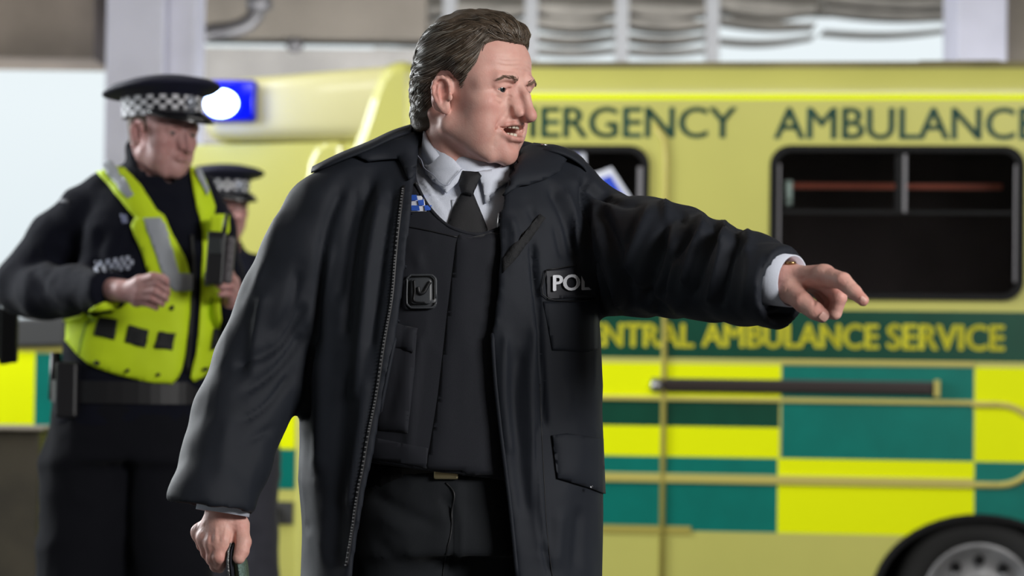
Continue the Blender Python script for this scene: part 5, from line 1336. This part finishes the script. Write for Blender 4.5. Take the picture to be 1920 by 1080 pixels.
def jk1(p):
    d = loft(p, TT); d = smin(d, cap(p, PP(240, 348, 6.52), PP(200, 362, 6.52), .05, .055), .05); d = smin(d, cap(p, PP(335, 352, 6.53), PP(370, 366, 6.53), .045, .05), .05)
    d = smin(d, sleeve(p, S1), .025); d = smin(d, sleeve(p, S2), .022)
    d = smin(d, cap(p, PP(296, 345, 6.51), PP(285, 288, 6.52), .078, .067), .025)        # stand collar
    hole = cap(p, PP(296, 320, 6.49), PP(291, 200, 6.49), .056, .072); x, y = pxs(p)
    front = np.maximum(poly2(x, y, [(262, 255), (300, 330), (322, 352), (346, 318), (385, 240)]) / 740, p[:, 1] - 6.49)
    d = np.maximum(d, -hole); d = np.maximum(d, -np.where(front < 0, hole - .02, 9))
    e = np.array(PP(205, 544, 6.26), f32); n_ = np.array([.62, -.78, 0], f32); near = np.linalg.norm(p - e, axis=1) < .1
    d = np.where(near, np.maximum(d, (p - e) @ n_), d); return d
V, Q = surf(jk1, (-1.42, 6.1, 1.02), (-.58, 6.75, 1.80), .008); V = relax(V, Q, 1)
V = folds(V, Q, [([(200, 420), (180, 470), (190, 520)], 12, -.010), ([(150, 430), (110, 500), (100, 560)], 12, -.006), ([(60, 500), (90, 560), (130, 590)], 10, -.007), ([(110, 470), (60, 540)], 12, .005), ([(310, 400), (320, 460)], 8, -.004), ([(250, 430), (225, 500)], 9, -.007)], .005, 22, sc=10)
j1 = np_mesh('fleece_jacket', V, Q, [navy], off1); jb1 = bvh(V, Q)
def trou1(p):
    d = loft(p, rows([(742, 106, 388, .135, 0), (800, 100, 390, .14, 0), (860, 96, 386, .14, 0)], Y1 + .02))
    for a in ([PP(160, 900, 6.51), (-1.10, 6.5, .5), (-1.11, 6.56, .06)], [PP(312, 900, 6.51), (-.84, 6.5, .5), (-.83, 6.56, .06)]): d = smin(d, chain(p, a, [.112, .10, .085], .02), .06)
    return np.maximum(d, .04 - p[:, 2])
V, Q = surf(trou1, (-1.30, 6.3, .02), (-.64, 6.75, 1.16), .010); V = folds(relax(V, Q, 1), Q, [([(240, 860), (236, 960), (238, 1080)], 8, -.02)], .007, 5, sc=8)
np_mesh('trousers', V, Q, [mat('navy_trousers', srgb(19, 20, 26), .9, spec=.15, sheen=.04)], off1)
for sx in (-1.11, -.83):
    V, Q = surf(lambda p: np.maximum(smin(cap(p, (sx, 6.58, .055), (sx + .05, 6.40, .04), .045, .042), cap(p, (sx, 6.56, .09), (sx, 6.56, .15), .05, .05), .03), .004 - p[:, 2]), (sx-.1, 6.3, -.02), (sx+.14, 6.7, .25), .008); np_mesh('boot', V, Q, [MATS['black_leather']], off1)
b = MB(); vs = []; c0 = P(247, 735, Y1 + .02)
for k in range(48):
    a = 2*PI*k/48; x = np.sign(math.cos(a))*abs(math.cos(a))**.8*.196; y = np.sign(math.sin(a))*abs(math.sin(a))**.8*.146
    for dz, q in ((.028, .99), (.028, 1.03), (-.028, 1.03), (-.028, .99)): vs.append((c0.x + x*q, Y1 + .02 + y*q, c0.z + dz - (.0)))
b.add(vs, [(i*4+j, ((i+1) % 48)*4+j, ((i+1) % 48)*4+(j+1) % 4, i*4+(j+1) % 4) for i in range(48) for j in range(4)]); bel = b.build('duty_belt', mat('belt_nylon', srgb(20, 20, 24), .5), off1)
b = MB(); q = P(132, 720, 6.38); b.box((q.x - .035, 6.36, q.z - .085), (q.x + .02, 6.40, q.z + .055)); b.build('holster', mat('holster_black', srgb(26, 26, 30), .45), bel, bevel=.008)
b = MB(); q = P(104, 705, 6.47); b.tube([(q.x, 6.47, q.z + .06), (q.x - .003, 6.47, q.z - .06)], .014, 10); b.build('baton', mat('holster_black', (0, 0, 0)), bel)
# vest
pL = [(178, 322), (190, 311), (207, 304), (222, 309), (237, 318), (253, 336), (267, 355), (281, 376), (293, 396), (307, 407), (318, 424), (326, 441), (338, 468), (348, 493), (354, 520), (355, 546), (353, 590), (348, 635), (345, 662), (339, 690), (332, 708), (322, 720), (290, 719), (259, 713), (222, 703), (185, 690), (168, 682), (152, 668), (128, 640), (107, 610), (112, 598), (150, 588), (189, 566), (240, 566), (285, 560), (281, 530), (273, 500), (262, 462), (253, 440), (246, 424), (254, 410), (242, 396), (225, 374), (203, 348)]
pR = [(354, 318), (374, 322), (388, 355), (400, 389), (396, 420), (398, 470), (398, 524), (408, 533), (417, 546), (417, 598), (412, 630), (404, 657), (396, 680), (385, 698), (373, 709), (361, 716), (354, 709), (359, 684), (365, 657), (368, 628), (370, 598), (373, 550), (374, 506), (376, 470), (376, 433), (371, 410), (365, 389), (359, 352)]
hv1 = drape('hi_vis_vest', pL, jb1, hiv, off1, .010, .006, 9, .008, False)
hv2 = drape('hi_vis_vest_front', pR, jb1, hiv, off1, .010, .006, 8, .008, False)
V2_ = [tuple(hv1.data.vertices[i].co) for i in range(len(hv1.data.vertices))]
def on(nm, poly, m, off=.022, th=.002, par=hv1, cv=False): return drape(nm, poly, jb1, m, par, off, th, 6, 0, cv)
on('reflective_tape', [(195, 322), (212, 312), (230, 334), (256, 371), (245, 378), (220, 352)], silv)
on('reflective_tape', [(272, 414), (300, 412), (314, 440), (326, 470), (334, 514), (354, 516), (354, 546), (326, 548), (310, 524), (300, 500), (288, 462)], silv)
on('reflective_tape', [(359, 328), (370, 326), (384, 362), (378, 370)], silv, par=hv2)
on('reflective_tape', [(375, 508), (397, 512), (397, 532), (374, 536)], mat('blue_grey_tape', srgb(110, 130, 165), .5), par=hv2)
sqm = mat('badge_square', srgb(20, 22, 24), .7)
for q in ([(191, 594), (226, 600), (218, 639), (183, 628)], [(243, 611), (280, 619), (272, 653), (235, 643)], [(296, 622), (330, 624), (322, 657), (291, 654)]): on('fabric_square', q, sqm, .023)
on('fabric_square', [(389, 617), (400, 615), (394, 648), (383, 654)], sqm, .023, par=hv2)
for i, (x, y) in enumerate(((321, 577), (188, 681), (241, 694), (295, 703), (398, 571), (373, 692))): on('popper', rrect(x-4, y-4, x+4, y+4, 3.9, 3), sqm, .024, .002, hv1 if i < 4 else hv2)
seam('panel_seam', [(176, 578), (168, 620), (157, 666)], jb1, mat('dark_hi_vis_seam', srgb(120, 150, 30), .7), hv1, .003, .022)
seam('zip_line', [(358, 440), (362, 520), (358, 600), (350, 700)], jb1, mat('belt_nylon', (0, 0, 0)), j1, .006, .002)
# chequered strip on the sleeve, small shoulder badges
st_ = on('chequered_strip', [(212, 487), (248, 481), (250, 503), (213, 510)], mat('strip_ground', srgb(34, 36, 52), .7), .006, .002, j1)
b = MB()
for r_ in range(3):
    for c_ in range(12):
        if (r_ + c_) % 2: continue
        x0, x1 = 178 + c_*6.1, 178 + c_*6.1 + 6.1; f_ = lambda x: 491 - (x-178)*.139
        D = drape_pts([(x0, f_(x0) + r_*8), (x1, f_(x1) + r_*8), (x1, f_(x1) + r_*8 + 8), (x0, f_(x0) + r_*8 + 8)], jb1, .0095)
        if all(d is not None for d in D): b.add(D, [(0, 3, 2, 1)])
b.build('chequers', mat('strip_white', srgb(176, 182, 200), .6), st_ or j1)
on('collar_number', [(226, 402), (238, 404), (240, 418), (230, 420)], mat('silver_number', srgb(120, 126, 160), .5), .004, .002, j1)
on('shoulder_patch', [(104, 368), (128, 376), (130, 382), (106, 378)], mat('grey_patch', srgb(90, 92, 100), .6), .003, .002, j1)
drape('vest_pouch', [(393, 405), (417, 408), (418, 430), (412, 437), (394, 436)], jb1, hiv, hv2, .03, .01, 6, 0, False)
b = MB(); q = P(418, 421, 6.35); b.box((q.x - .032, 6.34, q.z - .022), (q.x + .002, 6.40, q.z + .024)); b.build('pouch', hiv, hv2, bevel=.008)
# radio held at his chest
q = P(404, 500, 6.25)
rad = thing('police_radio', 'black handheld radio with stub aerial held at the vested man\'s chest', 'radio', (q.x, 6.29, q.z - .07))
b = MB(); b.box((q.x - .020, 6.225, q.z - .045), (q.x + .024, 6.250, q.z + .085), 0, Matrix.Rotation(.06, 3, 'Y')); b.build('radio_body', mat('radio_black', srgb(28, 29, 32), .4), rad, bevel=.005)
b = MB(); b.tube([PP(418, 447, 6.24), PP(426, 398, 6.24)], [.0065, .0045], 8); b.build('aerial', MATS['radio_black'], rad)
b = MB(); b.box((q.x - .014, 6.220, q.z + .03), (q.x + .018, 6.226, q.z + .07)); b.build('screen', mat('radio_screen', srgb(60, 64, 66), .2), rad, bevel=.001)
b = MB(); q = P(431, 490, 6.25); b.box((q.x - .012, 6.235, q.z - .055), (q.x + .010, 6.262, q.z + .06), 0, Matrix.Rotation(.08, 3, 'Y')); b.build('speaker_grille', mat('speaker_grey', srgb(104, 100, 104), .5, .3, bump=1, bscale=300, var=.4, vscale=150), rad, bevel=.007)

# ---- second officer, further back
Y2 = 8.57; O2 = np.array(P(412, 390, Y2)); v2, q2, t2_, R2 = officer_head(O2, 40, 4, .0034)
def core2(p):
    d = ell(p, PP(440, 640, Y2 + .02), (.15, .10, .27)); d = smin(d, cap(p, PP(425, 520, Y2+.02), PP(418, 430, Y2+.01), .05, .05), .03)
    for sx in (-1, 1): d = smin(d, chain(p, [PP(436 + sx*36, 800, Y2+.02), (-.945 + sx*.09, Y2, .5), (-.945 + sx*.10, Y2+.05, .1)], [.07, .05, .04], .02), .04)
    return d
vc, qc = surf(core2, (-1.3, 8.3, .04), (-.5, 8.85, 1.72), .016)
VV, QQ = join([(v2, q2), (vc, qc)]); c2 = Vector((P(440, 700, Y2).x, Y2 + .02, 0))
off2 = np_mesh('person', VV, QQ, [skin2], None, c2, np.concatenate([t2_, np.tile(np.array([[.3, 0, 0]], f32), (len(vc), 1))]))
tag(off2, 'uniformed man in peaked cap and dark jacket, furthest back, half hidden by others', 'person')
cap_on(off2, O2, R2, -2); short_hair(O2, R2, off2, .005)
for s in (-1, 1): eye(off2, O2, R2, s, (0, 4))
T2 = rows([(478, 385, 495, .08, .02), (510, 350, 530, .11, .01), (600, 345, 535, .135, 0), (700, 350, 528, .14, 0), (780, 352, 520, .14, 0), (840, 350, 516, .14, 0)], Y2 + .02)
def jk2(p):
    d = loft(p, T2); d = smin(d, cap(p, PP(425, 500, Y2+.02), PP(421, 462, Y2+.02), .085, .062), .03)
    d = smin(d, chain(p, [PP(365, 520, 8.6), PP(342, 640, 8.62), PP(350, 760, 8.5)], [.07, .062, .05], .02), .02); d = smin(d, chain(p, [PP(512, 520, 8.6), PP(530, 640, 8.62), PP(522, 760, 8.5)], [.07, .062, .05], .02), .02)
    return np.maximum(d, -cap(p, PP(421, 462, Y2-.01), PP(419, 380, Y2-.02), .056, .07))
V, Q = surf(jk2, (-1.36, 8.3, .9), (-.55, 8.85, 1.68), .012); V = folds(relax(V, Q, 1), Q, [], .006, 31, sc=9); np_mesh('dark_jacket', V, Q, [navy], off2)
def trou2(p):
    d = loft(p, rows([(800, 352, 516, .135, 0), (860, 358, 506, .135, 0)], Y2 + .02))
    for sx in (-1, 1): d = smin(d, chain(p, [PP(436 + sx*36, 860, Y2+.02), (-.945 + sx*.09, Y2, .5), (-.945 + sx*.10, Y2+.05, .06)], [.095, .085, .075], .02), .04)
    return np.maximum(d, .04 - p[:, 2])
V, Q = surf(trou2, (-1.2, 8.35, .02), (-.6, 8.8, 1.12), .012); np_mesh('trousers', folds(V, Q, [], .007, 3, sc=8), Q, [mat('grey_navy_trousers', srgb(46, 46, 56), .85, sheen=.2)], off2)
for sx in (-1.045, -.845):
    V, Q = surf(lambda p: np.maximum(cap(p, (sx, Y2+.07, .055), (sx + .05, Y2-.11, .04), .045, .042), .004 - p[:, 2]), (sx-.1, Y2-.2, -.02), (sx+.14, Y2+.2, .25), .010); np_mesh('boot', V, Q, [MATS['black_leather']], off2)

# ---- third officer, almost wholly beyond the left edge: only the side of vest and hanging holster reach into view
Y3 = 7.0; O3 = np.array(P(-150, 262, Y3)); v3, q3, t3_, R3 = officer_head(O3, -30, 2, .005)
def core3(p):
    d = ell(p, PP(-150, 560, Y3 + .02), (.14, .10, .27)); d = smin(d, cap(p, PP(-150, 400, Y3+.02), PP(-150, 300, Y3+.01), .05, .05), .03)
    for sx in (-1, 1): d = smin(d, chain(p, [PP(-150 + sx*55, 800, Y3+.02), (-1.62 + sx*.1, Y3, .5), (-1.62 + sx*.11, Y3+.05, .1)], [.07, .05, .04], .02), .04)
    return d
vc, qc = surf(core3, (-1.95, 6.75, .04), (-1.25, 7.3, 1.75), .018)
VV, QQ = join([(v3, q3), (vc, qc)]); c3 = Vector((P(-150, 700, Y3).x, Y3 + .02, 0))
off3 = np_mesh('person', VV, QQ, [skin2], None, c3, np.concatenate([t3_, np.tile(np.array([[.3, 0, 0]], f32), (len(vc), 1))]))
tag(off3, 'person in dark clothing and yellow vest almost wholly cut off by the left edge', 'person')
cap_on(off3, O3, R3, 4)
T3 = rows([(350, -215, -95, .08, .02), (385, -270, -70, .11, .01), (520, -285, -40, .135, 0), (700, -280, -30, .14, 0), (840, -275, -18, .14, 0)], Y3 + .02)
V, Q = surf(lambda p: np.maximum(smin(loft(p, T3), cap(p, PP(-150, 390, Y3+.02), PP(-150, 345, Y3+.02), .085, .062), .03), -cap(p, PP(-150, 350, Y3-.01), PP(-150, 250, Y3-.02), .056, .07)), (-1.95, 6.75, .9), (-1.2, 7.3, 1.75), .014)
j3 = np_mesh('dark_jacket', folds(V, Q, [], .006, 31, sc=9), Q, [navy], off3); jb3 = bvh(V, Q)
T4 = T3.copy(); T4[:, 2] += .018; T4[:, 3] += .018
V, Q = surf(lambda p: np.maximum(np.maximum(loft(p, T4), -loft(p, T3) - .004), np.maximum(p[:, 2] - 1.50, 1.12 - p[:, 2])), (-1.98, 6.7, 1.0), (-1.18, 7.35, 1.6), .008); np_mesh('hi_vis_vest', V, Q, [hiv], off3)
def trou3(p):
    d = loft(p, rows([(800, -272, -22, .135, 0), (860, -265, -30, .135, 0)], Y3 + .02))
    for sx in (-1, 1): d = smin(d, chain(p, [PP(-150 + sx*55, 860, Y3+.02), (-1.62 + sx*.1, Y3, .5), (-1.62 + sx*.11, Y3+.05, .06)], [.1, .09, .078], .02), .04)
    return np.maximum(d, .01 - p[:, 2])
V, Q = surf(trou3, (-1.95, 6.75, -.01), (-1.25, 7.3, 1.12), .014); np_mesh('trousers', V, Q, [MATS['navy_trousers']], off3)
b = MB(); pts = [P(20, 500, 6.95), P(8, 560, 6.93), P(12, 620, 6.92), P(14, 680, 6.92)]
b.tube([P(-100, 430, 7.0), P(-62, 500, 6.98), P(-28, 570, 6.95), P(4, 625, 6.93), P(14, 680, 6.92)], [.06, .055, .036, .026, .022], 14); b.build('sleeve', navy, off3)
b = MB(); q = P(16, 640, 6.88); b.box((q.x - .026, 6.87, q.z - .058), (q.x + .024, 6.90, q.z + .09)); b.build('holster', mat('holster_black', (0, 0, 0)), off3, bevel=.008)
